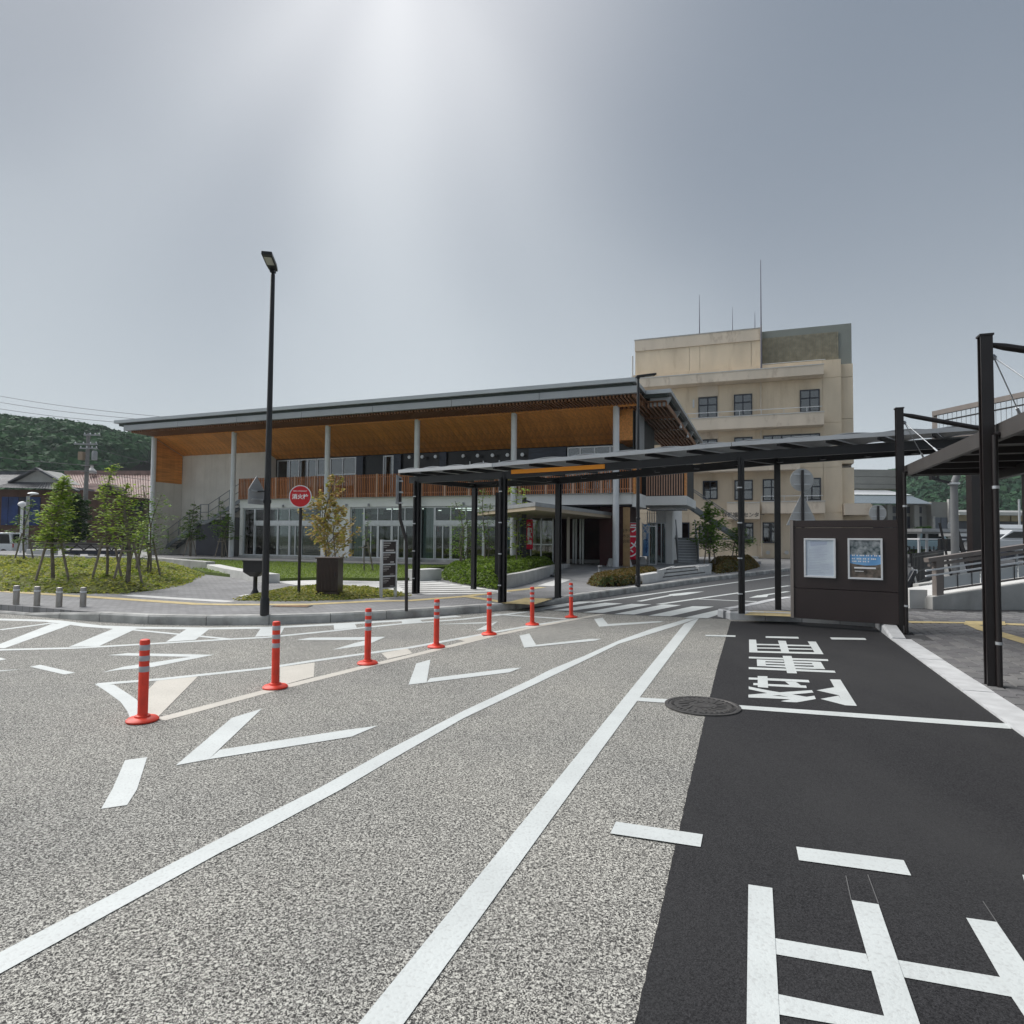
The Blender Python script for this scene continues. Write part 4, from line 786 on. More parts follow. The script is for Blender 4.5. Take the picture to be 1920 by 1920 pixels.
for i, n in ((0, 4), (1, 6), (2, 5)):
    for k in range(n):
        t0 = i + k / n + .003; t1 = i + (k + 1) / n - .003
        a, b = lerpL(pf, t0), lerpL(pf, t1); c, d = lerpL(pb_, t1), lerpL(pb_, t0); o = (a - d).normalized() * .32; o.z = 0
        a, b = a + o, b + o; c, d = c - o * .6, d - o * .6; bm = MB(); m = 8; vs = []
        for j in range(m + 1):
            u = j / m; h = Vector((0, 0, .05 + .035 * math.sin(math.pi * u))); vs += [a.lerp(b, u) + h, d.lerp(c, u) + h, a.lerp(b, u) + h - Vector((0, 0, .012)), d.lerp(c, u) + h - Vector((0, 0, .012))]
        fs = []
        for j in range(m): q = j * 4; fs += [(q, q + 4, q + 5, q + 1), (q + 2, q + 3, q + 7, q + 6), (q, q + 2, q + 6, q + 4), (q + 1, q + 5, q + 7, q + 3)]
        fs += [(0, 1, 3, 2), (m * 4, m * 4 + 2, m * 4 + 3, m * 4 + 1)]
        bm.add(vs, fs).build('roof_panel', M_ROOFP, can, smooth=True)
        e = (a + b) / 2; g = (c + d) / 2; MB().beam(a - Vector((0, 0, .03)), d - Vector((0, 0, .03)), .05, .07).build('purlin', M_BLACK, can)
        MB().box(*(lambda q: (q.x - .05, q.x + .05, q.y - .05, q.y + .05, q.z - .27, q.z - .24))(lerpL(pb_, (t0 + t1) / 2) * .5 + lerpL(pf, (t0 + t1) / 2) * .5)).build('downlight', M_BLACK, can)
for L_, sg in ((pf, 1), (pb_, -1)):
    for i in range(3):
        a, b = lerpL(L_, i), lerpL(L_, i + .9999); oo = ((lerpL(pf, i + .5) - lerpL(pb_, i + .5)).normalized() * .34 * sg); oo.z = 0
        if sg < 0: oo *= .6
        MB().beam(a + oo + Vector((0, 0, .015)), b + oo + Vector((0, 0, .015)), .05, .075).build('edge_gutter', mat('gutter_grey', (.50, .52, .54), .4, var=.05, vs=2), can)
a, b = lerpL(pf, .095), lerpL(pb_, .095); dv_ = (lerpL(pf, 0) - lerpL(pf, 1)).normalized() * .16; MB().beam(lerpL(pf, 0) + (a - b).normalized() * .34 + Vector((0, 0, .02)), lerpL(pb_, 0) - (a - b).normalized() * .2 + Vector((0, 0, .02)), .04, .05).build('end_trim', M_WHITEM, can)
# orange strip hung on the front beam
sA = V3(PF[1].lerp(PF[2], .02), 0); o_ = Vector((-.327, -.945, 0)) * .07
FC = Frame(PF[1].x + o_.x, PF[1].y + o_.y, math.degrees(math.atan2(PF[2].y - PF[1].y, PF[2].x - PF[1].x)))
xa, za = FC.W(958.8, 885); xb, zb = FC.W(1134, 874.5); MB().beam(FC.w(xa, 0, za), FC.w(xb, 0, zb), .03, .085).build('orange_strip', mat('orange_sign', (.85, .30, .01), .5), can)

# ================================================================ STATION SHELTER at right
A_ = G(1692, 1187, .02); B_ = G(1860, 1285, .02)
sh = thing('bus_shelter', 'dark brown steel bus shelter with tall posts and struts at the right edge', 'shelter', (0, 0, 0))
sdir = (B_ - A_).normalized(); snr = Vector((-sdir.y, sdir.x, 0)); snr = snr if snr.x > 0 else -snr; sang = math.atan2(snr.y, snr.x)
RZ = 2.66
C_ = B_ + (B_ - A_)
for k, (p, yt) in enumerate(((A_, 765.5), (B_, 629), (C_, None))):
    top = zat(1692 if k == 0 else 1855, yt, p) if yt else zat(1855, 629, B_); X = snr; Y = Vector((-snr.y, snr.x, 0))
    b = MB(); hw = .054
    for u0, u1, v0, v1 in ((-hw, hw, -hw, -hw + .02), (-hw, hw, hw - .02, hw), (-.028, .028, -hw + .02, hw - .02)):
        q = [p + X * u + Y * v for u, v in ((u0, v0), (u1, v0), (u1, v1), (u0, v1))]; b.prism([(v.x, v.y, .0) for v in q], (0, 0, top - .015))
    q = [p + X * u + Y * v for u, v in ((-hw - .01, -hw - .01), (hw + .01, -hw - .01), (hw + .01, hw + .01), (-hw - .01, hw + .01))]; b.prism([(v.x, v.y, top - .015) for v in q], (0, 0, .02))
    po = b.build('post', M_BROWN, sh)
    pp = p + X * .10 - Y * .05 if k else p + X * .05 - Y * .135
    pp = p + X * .045 + Y * (-.075 if Y.y > 0 else .075)
    MB().tube((pp.x, pp.y, .02), (pp.x, pp.y, RZ - .05), .027, n=12).build('downpipe', M_BROWN, po, smooth=True)
    MB().tube((pp.x, pp.y, RZ - .05), (pp.x + X.x * .3, pp.y + X.y * .3, RZ + .02), .026, n=10).build('downpipe_elbow', M_BROWN, po, smooth=True)
    for hz_ in (.45, 2.05): MB().tube((pp.x, pp.y, hz_), (pp.x, pp.y, hz_ + .03), .032, n=12).build('pipe_clamp', M_SILV, po)
    # suspension strut, tie wires
    s0 = V3(p + X * .03, top - .10); s1 = V3(p + X * 2.4, RZ + .28); MB().path([s0, s0.lerp(s1, .06), s0.lerp(s1, .94), s1], [.022, .038, .038, .022], 12).build('strut', M_BROWN, sh, smooth=True)
    for tgt in (p + X * .55 + Y * .55, p + X * .55 - Y * .55):
        w0 = V3(p + X * .075, top - .24); w1 = V3(tgt, RZ + .05); wi = MB().tube(w0, w1, .007, n=6).build('tie_wire', M_SILV, sh); MB().tube(w0.lerp(w1, .66), w0.lerp(w1, .8), .016, n=8).build('turnbuckle', M_SILV, wi)
    MB().lathe(w0, [(.01, -.03), (.03, 0), (.01, .03)], 10).build('eye_bolt', M_SILV, sh)
ra = A_ + snr * .12 - sdir * .12; rb2 = C_ + sdir * .5 + snr * .12
q = [ra, rb2, rb2 + snr * 4.6, ra + snr * 4.6]
for k in range(9): a = ra.lerp(rb2, k / 9); b = ra.lerp(rb2, (k + 1) / 9 - .002); MB().prism([V3(v, RZ) for v in (a + snr * .06, b + snr * .06, b + snr * 4.5, a + snr * 4.5)], (0, 0, .05)).build('roof_panel', mat('dark_deck', (.05, .048, .047), .5, metal=.2, var=.15, vs=2), sh)
for i in range(4):
    a, b = q[i], q[(i + 1) % 4]; MB().beam(V3(a, RZ - .01), V3(b, RZ - .01), .06, .17).build('edge_fascia', mat('taupe_fascia', (.075, .070, .068), .45, metal=.2, var=.1, vs=3), sh)
for k in range(10):
    a = ra.lerp(rb2, (k + .5) / 10); MB().beam(V3(a + snr * .05, RZ - .07), V3(a + snr * 4.5, RZ - .07), .05, .08).build('rafter', M_BROWN, sh)
for d_ in (1.1, 2.3, 3.5): MB().beam(V3(ra + snr * d_, RZ - .15), V3(rb2 + snr * d_, RZ - .15), .10, .13).build('long_beam', M_BROWN, sh)
bp = At(1828, 1030, 19.5); MB().box(bp.x - .15, bp.x + .15, bp.y - .12, bp.y + .12, 0, 3.75).build('rear_post', M_BROWN, sh)
# grey pole with branching head behind
p = At(1791, 1040, 17.0); p = V3(p, 0); yp = thing('utility_pole', 'grey steel pole with an angled head under the shelter roof edge', 'pole', p); zt = zat(1785, 905, p)
MB().tube((0, 0, 0), (0, 0, zt), .10, .09, n=16).build('pole', mat('pole_grey', (.15, .155, .16), .6, var=.1, vs=3), yp, smooth=True); MB().tube((0, 0, zt - .03), (.22, 0, zt + .55), .09, .07, n=14).build('branch_arm', _m['pole_grey'], yp, smooth=True); MB().tube((0, 0, zt - .05), (0, 0, zt), .14, n=16).build('collar', M_SILV, yp)
MB().beam((-.55, 0, zt + .10), (-.02, 0, zt - .02), .05, .06).build('side_arm', M_BLACK, yp); MB().box(-.62, -.52, -.06, .06, zt + .08, zt + .2).build('side_lamp', M_BLACK, yp); MB().beam((-.42, 0, zt + .08), (-.42, 0, zt + .42), .04, .06).build('hanger', M_BLACK, yp)
MB().beam((.05, 0, 1.8), (.55, 0, .1), .05, .1).build('brace', M_BLACK, yp); MB().beam((-.4, 0, 2.0), (-.1, 0, .5), .03, .06).build('brace', M_BLACK, yp)

# concrete ramp with railing
r0 = G(1749, 1142, .02); r1 = G(1920, 1142.5, .02); rd = (r1 - r0).normalized(); rn = Vector((-rd.y, rd.x, 0)); rl = (r1 - r0).length * 3
rm = thing('access_ramp', 'grey concrete access ramp with glass panelled handrail rising to the right', 'ramp', (0, 0, 0))
def rp3(s, n, z): return Vector((r0.x + rd.x * s + rn.x * n, r0.y + rd.y * s + rn.y * n, z))
za = zat(1749, 1119, r0); zb = zat(1920, 1094, r1); sl = (zb - za) / (r1 - r0).length
MB().prism([rp3(0, 0, 0), rp3(rl, 0, 0), rp3(rl, 0, za + sl * rl), rp3(0, 0, za)], rn * .22).build('ramp_wall', M_CONC, rm, bevel=.01)
MB().prism([rp3(0, .22, 0), rp3(rl, .22, 0), rp3(rl, .22, za + sl * rl - .05), rp3(0, .22, za - .05)], rn * 1.6).build('ramp_slope', M_CONCL, rm)
MB().prism([rp3(1, 1.84, 0), rp3(rl, 1.84, 0), rp3(rl, 1.84, za + sl * rl), rp3(1, 1.84, za + sl)], rn * .2).build('ramp_wall', M_CONC, rm)
MTP = mat('taupe_rail', (.19, .165, .15), .5, var=.08, vs=4); MPAN = mat('frosted_panel', (.52, .55, .56), .35, var=.05, vs=1)
h0 = zat(1749, 1050, r0); s0, s1 = h0 - za, 0
def rail(h, n, th_, hgt, m, nm, x0=0.0, x1=None): MB().beam(rp3(x0, n, za + sl * x0 + h), rp3(x1 or rl, n, za + sl * (x1 or rl) + h), th_, hgt).build(nm, m, rm)
rail(s0, .1, .16, .09, MTP, 'top_rail', -.06); rail(s0 - .12, .1, .08, .06, MTP, 'under_rail')
for h in (s0 - .22, s0 - .34): rail(h, .04, .035, .035, M_WHITEM, 'handrail', -.12)
rail(.10, .1, .04, .04, MTP, 'bottom_rail', .25)
for s in (.12, 3.6, 6.4): MB().prism([rp3(s, .03, za + sl * s), rp3(s + .16, .03, za + sl * s), rp3(s + .16, .03, za + sl * s + s0 - .02), rp3(s, .03, za + sl * s + s0 - .02)], rn * .14).build('rail_post', MTP, rm)
for k in range(6): a = .32 + k * .88; b = a + .86; MB().prism([rp3(a, .10, za + sl * a + .13), rp3(b, .10, za + sl * b + .13), rp3(b, .10, za + sl * b + s0 - .42), rp3(a, .10, za + sl * a + s0 - .42)], rn * .012).build('panel', MPAN, rm)
for k in range(17): s = .32 + k * .33; MB().beam(rp3(s, .085, za + sl * s + .1), rp3(s, .085, za + sl * s + s0 - .36), .012, .012).build('baluster', M_BROWN, rm)
MB().box(r0.x - .35, r0.x + .05, r0.y + .25, r0.y + .6, 0, .42).build('end_block', M_CONCL, rm)
# black slatted fence behind, scooter, white loop
f0 = G(1711, 1107, .02); f1 = At(1775, 1040, 30.0); f1 = V3(f1, 0); fn = thing('slat_fence', 'black vertical slat fence receding behind the ramp', 'fence', (0, 0, 0)); fd = (f1 - f0); n = 34
for k in range(n): p = f0 + fd * (k / n); MB().beam(V3(p, .06), V3(p, zat(1711, 1038, f0)), .05, .16, up=fd).build('slat', M_BLACK, fn)
for z in (.2, .55, zat(1711, 1038, f0) - .1): MB().beam(V3(f0, z), V3(f1, z), .04, .05).build('rail', M_BLACK, fn)
cw = sheet('concrete_path', [G(1700, 1124, .02), G(1748, 1124, .02), G(1790, 1060, .02), G(1765, 1060, .02)], .012, M_CONCL, rp)
sc = thing('scooter', 'parked scooter half hidden behind the shelter post', 'scooter', G(1694, 1118, .02), R(-8)); sc.scale = (.8, .8, .8); MTY = mat('tyre', (.02, .02, .02), .8)
for x in (-.55, .35): MB().tube((x, -.05, .22), (x, .05, .22), .22, n=22).build('wheel', MTY, sc)
MB().prism([(-.85, -.12, .35), (-.25, -.12, .28), (.1, -.12, .22), (.25, -.12, .45), (.4, -.12, .85), (.3, -.12, .9), (.05, -.12, .42), (-.2, -.12, .42), (-.3, -.12, .72), (-.85, -.12, .74)], (0, .24, 0)).build('body', mat('scooter_paint', (.02, .024, .032), .3), sc, bevel=.03)
MB().box(-.85, -.3, -.11, .11, .74, .8).build('seat', MTY, sc, bevel=.02); MB().beam((.3, -.3, .98), (.3, .3, .98), .03, .03).build('handlebar', M_BLACK, sc); MB().beam((.45, 0, .25), (.28, 0, .98), .05, .05).build('fork', M_SILV, sc); MB().box(.33, .43, -.07, .07, .78, .9).build('headlight', M_WHITEM, sc, bevel=.01)

# ================================================================ LONG TWO STOREY BUILDING
F = Frame(4.42, 27.16, -21.5)
cv = thing('community_building', 'long two storey building with cedar ceiling, slatted balcony and white ground floor', 'building', F.o, F.a)
FL = .42
def X_(px, py=1000, n=.3): return F.W(px, py, n)[0]
M_ROOFM = mat('roof_edge_metal', (.42, .45, .47), .4, metal=.3, var=.06, vs=.6); M_FASC = mat('fascia_metal', (.34, .36, .375), .45, metal=.25, var=.06, vs=.8)
# roof
ro = MB().box(-28.1, 1.15, -1.87, 15, 7.70, 7.87).build('roof', M_ROOFM, cv); MB().box(1.16, 2.22, .45, 16, 7.68, 7.85).build('roof_wing', M_ROOFM, cv)
MB().box(-27.9, 1.0, -1.70, 14.8, 7.56, 7.699).build('roof_reveal', mat('dark_reveal', (.05, .065, .06), .7), cv); MB().box(1.002, 2.05, .6, 15.8, 7.56, 7.679).build('roof_reveal', _m['dark_reveal'], cv)
for k in range(7): x0 = -27.4 + k * 4.09; MB().box(x0, x0 + 4.07, -1.80, -1.60, 7.27, 7.555).build('fascia_panel', M_FASC, cv)
MB().box(-27.4, -27.2, -1.598, 0, 7.27, 7.555).build('fascia_panel', M_FASC, cv)
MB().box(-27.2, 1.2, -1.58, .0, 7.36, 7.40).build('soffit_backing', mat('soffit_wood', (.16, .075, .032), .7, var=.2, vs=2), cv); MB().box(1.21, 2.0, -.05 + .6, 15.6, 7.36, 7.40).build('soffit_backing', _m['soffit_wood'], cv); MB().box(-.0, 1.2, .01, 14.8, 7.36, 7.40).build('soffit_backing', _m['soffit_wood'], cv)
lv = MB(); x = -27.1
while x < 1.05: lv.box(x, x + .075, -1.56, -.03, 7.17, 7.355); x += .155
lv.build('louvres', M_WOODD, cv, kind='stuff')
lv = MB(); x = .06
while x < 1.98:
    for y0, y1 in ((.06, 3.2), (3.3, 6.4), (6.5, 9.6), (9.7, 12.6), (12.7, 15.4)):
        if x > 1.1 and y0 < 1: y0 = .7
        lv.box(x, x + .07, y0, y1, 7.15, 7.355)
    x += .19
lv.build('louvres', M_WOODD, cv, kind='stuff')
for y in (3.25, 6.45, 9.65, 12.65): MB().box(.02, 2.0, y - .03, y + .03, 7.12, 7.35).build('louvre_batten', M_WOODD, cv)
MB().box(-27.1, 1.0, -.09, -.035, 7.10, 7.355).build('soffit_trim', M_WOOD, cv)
for y in (.75, 3.9, 7.0, 10.1, 13.2): MB().prism([(1.3, y, 7.20), (2.0, y, 7.20), (2.2, y, 7.56), (1.3, y, 7.56)], (0, .22, 0)).build('eave_bracket', M_FASC, cv)
for y in (5.5, 8.6): MB().lathe((2.02, y, 7.0), [(.03, .25), (.035, .12), (.07, .08), (.075, 0)], 12).build('eave_lamp', M_WHITEM, cv)
# columns
for k, px in enumerate((287, 437, 613, 781, 963, 1155)):
    x = F.W(px, 900, 0)[0]; MB().lathe((x, 0, 0), [(.135, .28), (.135, 7.14)], 24).build('column', M_WHITEM, cv, smooth=True)
# sloped cedar ceiling, board by board
sl_ = -.42; n = 88; bw = (.0 + 27.2) / n; pm = None
for k in range(n):
    x = -27.2 + k * bw; d = 2.0 if x < -20.9 else 2.8
    key = d
    o = MB().add([(0, 0, 0), (bw - .018, 0, 0), (bw - .018, d, d * sl_), (0, d, d * sl_), (0, 0, .03), (bw - .014, 0, .03), (bw - .014, d, d * sl_ + .03), (0, d, d * sl_ + .03)], [(0, 3, 2, 1), (4, 5, 6, 7), (0, 1, 5, 4), (1, 2, 6, 5), (2, 3, 7, 6), (3, 0, 4, 7)])
    if k == 0 or x >= -20.9 and pm[0] != d: pm = (d, o.build('ceiling_board', M_WOOD, cv)); ob = pm[1]
    else: ob = linkcopy(pm[1], cv)
    ob.location = (x, .002, 7.13 + .004 * (k % 3))
# left end: wood cheek, white wall, tower
for k in range(7): y = .0 + k * .283; MB().prism([(-27.2, y, 4.57), (-27.2, y + .275, 4.57), (-27.2, y + .275, 7.10 + sl_ * (y + .275)), (-27.2, y, 7.10 + sl_ * y)], (-.08, 0, 0)).build('cheek_board', M_WOOD, cv)
MB().box(-27.4, -27.21, -.02, 6, .25, 4.56).build('end_wall', M_PALE, cv); MB().box(-27.4, -27.3, 0, 6, 4.56, 7.2).build('end_wall', M_PALE, cv)
xe = -20.86
for k in range(7):
    x0 = -27.19 + k * .904; MB().box(x0, x0 + .898, 2.0, 2.15, .25, 6.3).build('wall_panel', M_PALE, cv)
MB().box(xe, xe + .12, 2.0, 2.8, 3.4, 6.3).build('return_wall', M_PALE, cv)
def win(x0, x1, z0, z1, n, cols, rows=(), fw=.05, fm=None, gm=None, name='window', skip=()):
    fm = fm or M_SILV; gm = gm or M_GLASS; b = MB(); b.box(x0, x1, n, n + .09, z0, z0 + fw); b.box(x0, x1, n, n + .09, z1 - fw, z1); xs = [x0] + list(cols) + [x1]; zs = [z0 + fw / 2] + list(rows) + [z1 - fw / 2]
    for i, x in enumerate(xs): c = x + fw / 2 if i == 0 else x - fw / 2 if i == len(xs) - 1 else x; b.box(c - fw / 2, c + fw / 2, n + .001, n + .088, z0 + fw, z1 - fw)
    for z in rows: b.box(x0 + fw, x1 - fw, n + .003, n + .086, z - fw / 2, z + fw / 2)
    o = b.build(name, fm, cv_cur[0])
    for i in range(len(xs) - 1):
        for j in range(len(zs) - 1): MB().box(xs[i] + fw * .45, xs[i + 1] - fw * .45, n + .04, n + .05, zs[j] + fw * .45, zs[j + 1] - fw * .45).build('pane', gm, o)
    return o
cv_cur = [cv]
# ground floor: wall pieces and glazing bays
zg = 2.95; bays = [[456, 476, 519, 541, 563, 602], [657, 681, 707, 733, 758, 784], [787, 814, 844, 872, 905, 932, 960]]
bx = [[X_(p) for p in b] for b in bays]; ztr = F.W(540, 981, .3)[1]
MB().box(xe, .62, .22, .60, zg + .02, 3.42).build('wall_band', M_WALL, cv)
for a, b in ((xe, bx[0][0] - .02), (bx[0][-1] + .02, bx[1][0] - .02)): MB().box(a, b, .25, .5, .30, zg + .018).build('wall_panel', M_WALL, cv)
MB().box(xe + .02, X_(960), .2, .75, .28, FL - .002).build('plinth', M_CONC, cv)
for b in bx:
    w1 = win(b[0], b[1] - .002, FL, zg, .33, [], gm=M_GLASS); win(b[1] + .002, b[-1], ztr + .09, zg, .33, b[2:-1]); MB().box(b[1], b[-1], .31, .43, ztr - .08, ztr + .088).build('transom', M_SILV, cv)
    for i in range(1, len(b) - 1): win(b[i] + .004, b[i + 1] - .004, FL, ztr - .082, .36, [b[i] + (b[i + 1] - b[i]) * .5] if i % 2 else [], fw=.055, name='glass_door')
    MB().box(b[0] + .06, b[1] - .06, .55, .58, FL, zg).build('curtain', M_CURT, cv)
MB().box(bx[0][1] + .1, bx[0][1] + .7, .55, .58, FL, zg).build('curtain', M_CURT, cv); MB().box(bx[0][1] + .7, bx[0][2] - .1, .7, .73, 2.6, zg).build('curtain', M_CURT, cv); MB().box(bx[0][0] + 1.3, bx[0][2] - .8, 1.6, 1.7, FL + .4, FL + .95).build('piano_case', M_BLACK, cv)
for x0, x1 in ((bx[1][1], bx[1][2]), (bx[2][1], bx[2][2])): MB().box(x0 + .06, x1 - .06, .9, .93, 2.62, zg).build('blind', mat('blind', (.5, .5, .47), .9), cv)
MB().box(bx[2][5] + .05, bx[2][6] - .3, 1.0, 1.04, .75, 2.2).build('blue_display', mat('blue_display', (.03, .22, .38), .6, var=.4, vs=4), cv); MB().box(bx[2][0] + .75, bx[2][1] - .15, .8, .84, 1.75, 2.2).build('red_notice', mat('red_notice', (.42, .02, .03), .6), cv)
MB().box(bx[1][3] + .3, bx[1][3] + .32, .6, 5.9, FL, zg).build('partition', M_INT, cv)
# interior of the ground floor
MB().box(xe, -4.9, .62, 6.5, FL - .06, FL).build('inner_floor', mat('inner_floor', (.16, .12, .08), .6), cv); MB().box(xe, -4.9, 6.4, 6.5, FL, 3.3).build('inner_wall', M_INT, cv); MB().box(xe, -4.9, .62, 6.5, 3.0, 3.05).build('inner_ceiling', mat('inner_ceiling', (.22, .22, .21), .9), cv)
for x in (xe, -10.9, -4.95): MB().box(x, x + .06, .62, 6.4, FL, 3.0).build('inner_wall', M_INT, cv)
ml = bpy.data.materials.new('ceiling_light'); ml.use_nodes = True; ml.node_tree.nodes['Principled BSDF'].inputs['Emission Color'].default_value = (1, .98, .94, 1); ml.node_tree.nodes['Principled BSDF'].inputs['Emission Strength'].default_value = .6
for x in (-12.9, -11.5, -9.4, -8.4, -7.0, -5.8):
    for y in (2.4, 4.4): MB().box(x, x + .9, y, y + .07, 2.94, 2.98).build('ceiling_light', ml, cv)
rg = random.Random(4)
for k in range(14): x = xe + 1 + k * 1.1; tb = MB(); tb.box(x, x + .7, 2 + rg.random() * 2, 3.1 + rg.random(), FL + .68, FL + .72); tb.box(x + .3, x + .36, 2.6, 2.7, FL, FL + .68); tb.box(x + .1, x + .5, 3.4, 3.8, FL + .4, FL + .45); tb.box(x + .1, x + .5, 3.75, 3.8, FL + .45, FL + .9); tb.build('table', mat('inner_furniture', (.14, .08, .04), .6), cv)
# wall lamps
for px in (534, 598, 652, 694, 871): x = X_(px, 944); b = MB(); b.lathe((x, .16, 3.06), [(.05, -.07), (.05, .07)], 12); b.box(x - .02, x + .02, .16, .25, 3.06, 3.1); b.build('wall_lamp', M_GREY, cv)
# entrance recess
MB().box(-4.86, -.9, 4.2, 4.3, .3, 3.3).build('recess_wall', mat('maroon_wall', (.050, .007, .008), .6, var=.3, vs=1), cv); MB().box(-1.0, .2, 1.2, 4.2, .3, 3.3).build('recess_block', _m['maroon_wall'], cv)
MB().box(-4.84, .6, .61, 4.2, 2.92, 3.0).build('recess_ceiling', M_DKWALL, cv); MB().box(-3.0, -.4, 3.1, 3.3, .3, .48).build('curb', M_CONCL, cv)
for px in (1075, 1080, 1088, 1093): x = F.W(px, 1020, 2.2)[0]; MB().box(x - .04, x + .04, 2.2, 2.28, .3, 2.6).build('door_post', M_SILV, cv)
win(-4.8, -3.1, FL - .1, 2.9, 1.0, [-4.2, -3.7], rows=[1.2], gm=M_GLASSD, name='glass_screen')
MB().box(.28, .56, .10, .2, .32, 2.83).build('name_board', mat('name_board', (.32, .20, .09), .6, var=.15, vs=5), cv)
text('name_board_lettering', '西予市\n市民\n会館', .16, mat('ink', (.03, .02, .015), .7), cv, (.42, .095, 1.6), UPR, line=1.4)
# balcony: posts, slats
zs0, zs1 = 3.45, 4.58
pps = [447, 469, 525, 550, 575, 602, 642, 669, 695, 722]; x = xe; k = 0
sm = MB().box(0, .046, 0, .045, zs0, zs1).build('slat', M_SLAT, cv); sm.location = (xe, .1, 0)
x = xe + .105
while x < .70:
    if k % 12 == 11: MB().box(x - .01, x + .075, .08, .16, zs0 - .02, zs1 + .02).build('balcony_post', M_SLATL, cv)
    else: linkcopy(sm, cv, (x, .1, 0))
    x += .105; k += 1
for z in (zs0 + .15, zs1 - .15): MB().box(xe, .70, .146, .18, z, z + .05).build('balcony_rail', M_SLATL, cv)
MB().box(xe, .72, .05, 2.8, 3.424, 3.445).build('balcony_deck', M_CONC, cv)
MB().box(.70, .78, .1, .5, zs0 - .05, zs1 + .02).build('cedar_panel', M_WOOD, cv)
for k in range(9): y = .6 + k * .14; MB().box(.72, .77, y, y + .06, zs0, zs1).build('slat', M_SLAT, cv)
for k in range(15): x = .95 + k * .11; MB().box(x, x + .05, 1.9, 1.95, zs0 - .02, zs1 - .1).build('slat', M_SLATL, cv)
MB().box(2.6, 2.66, 1.9, 2.5, zs0 - .05, zs1).build('cedar_panel', M_WOOD, cv); MB().box(.62, 2.7, 1.85, 6.0, 3.0, 3.40).build('side_beam', M_WALL, cv); MB().box(.63, .95, .3, 1.84, 2.86, 3.42).build('side_beam', M_WALL, cv)
MB().box(1.2, F.W(1283, 940, 2.8)[0], 2.8, 3.0, 3.02, 3.3).build('side_beam', M_WALL, cv); MB().box(.9, 2.6, 2.4, 3.2, 2.80, 2.86).build('side_canopy', M_GREY, cv)
# upper floor windows and dark wall
zw0, zw1 = 4.2, 5.92
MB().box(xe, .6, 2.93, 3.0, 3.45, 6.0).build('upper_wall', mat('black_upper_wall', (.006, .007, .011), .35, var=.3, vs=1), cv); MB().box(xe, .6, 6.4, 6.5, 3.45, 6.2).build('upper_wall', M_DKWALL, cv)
def uw(px0, px1, mull, rows=(), m=None): a = F.W(px0, 870, 2.84)[0]; b = F.W(px1, 870, 2.84)[0]; win(a, b, 3.6, zw1 - .03, 2.82, [F.W(p, 870, 2.84)[0] for p in mull], rows, fw=.06, gm=m or M_GLASSD)
uw(520, 594, [543.5, 561, 577.5]); uw(595, 668, [620, 643], [4.95]); uw(718.5, 738, []); uw(1064, 1152, [1088, 1115, 1144])
for a, b in ((668, 681), (738, 752), (824, 837), (991, 1062)): x0 = F.W(a, 870, 2.8)[0]; x1 = F.W(b, 870, 2.8)[0]; MB().box(x0, x1 - .02, 2.79, 2.84, 3.6, zw1).build('navy_shutter', mat('navy_shutter', (.03, .042, .075), .35, var=.3, vs=3, stretch=(1, 1, 8)), cv)
for px in (767, 791, 816, 868, 895, 923, 951, 979): x, z = F.W(px, 857 - (px - 767) * .022, 2.6); b = MB(); b.tube((x, 2.6, z), (x, 2.66, z), .09, n=16); b.tube((x, 2.66, z), (x, 2.8, z), .03, n=8); b.build('vent_hood', M_SILV, cv)
for px in (880, 905, 935): uwx = F.W(px, 880, 2.8)[0]; MB().box(uwx, uwx + .05, 2.80, 2.84, 3.6, 5.4).build('mullion', M_SILV, cv)

MB().box(.55, .60, .8, 6.4, 3.45, 7.1).build('side_wall', mat('black_wall_and_backing', (.012, .014, .014), .6, var=.3, vs=1.5), cv); MB().prism([(.66, .9, 5.1), (.66, 2.9, 5.1), (.66, 2.9, 7.1), (.66, .9, 7.1)], (.03, 0, 0)).build('grey_panel', M_GREY, cv)
MB().box(.61, 2.6, 2.7, 6, 3.42, 5.2).build('side_wall', _m['black_wall_and_backing'], cv); MB().box(-.1, .55, .8, 3, 5.8, 7.35).build('ceiling_end', M_WOOD, cv)  # this side_wall is a black box added for the dark behind the slats
# ground floor side wing with doors to the right
MB().box(.6, 1.1, 7.0, 14, .3, 3.3).build('wing_wall', M_WALL, cv); WX = lambda p: F.W(p, 1000, 4.8)[0]
MB().box(WX(1250), WX(1262), 4.6, 5.0, .3, 3.0).build('pier', M_WALL, cv); MB().box(.7, WX(1264), 4.3, 5.1, 2.86, 3.0).build('pier_beam', M_WALL, cv)
b = MB()
for k in range(12): x = WX(1213) + k * .11; b.box(x, x + .04, 4.8, 4.86, 2.3, 2.85) if x < WX(1262) else 0
b.build('transom_slats', M_WALL, cv, kind='stuff'); win(WX(1213), WX(1231) - .01, .3, 2.3, 4.8, [WX(1222)], gm=M_GLASSD, name='glass_door'); win(WX(1231), WX(1249), .3, 2.3, 4.8, [WX(1240)], gm=M_GLASSD, name='glass_door')
gd = win(F.W(1216, 1000, 2.6)[0], F.W(1231, 1000, 2.6)[0], .32, 2.1, 2.6, [], gm=M_GLASS, name='open_door')
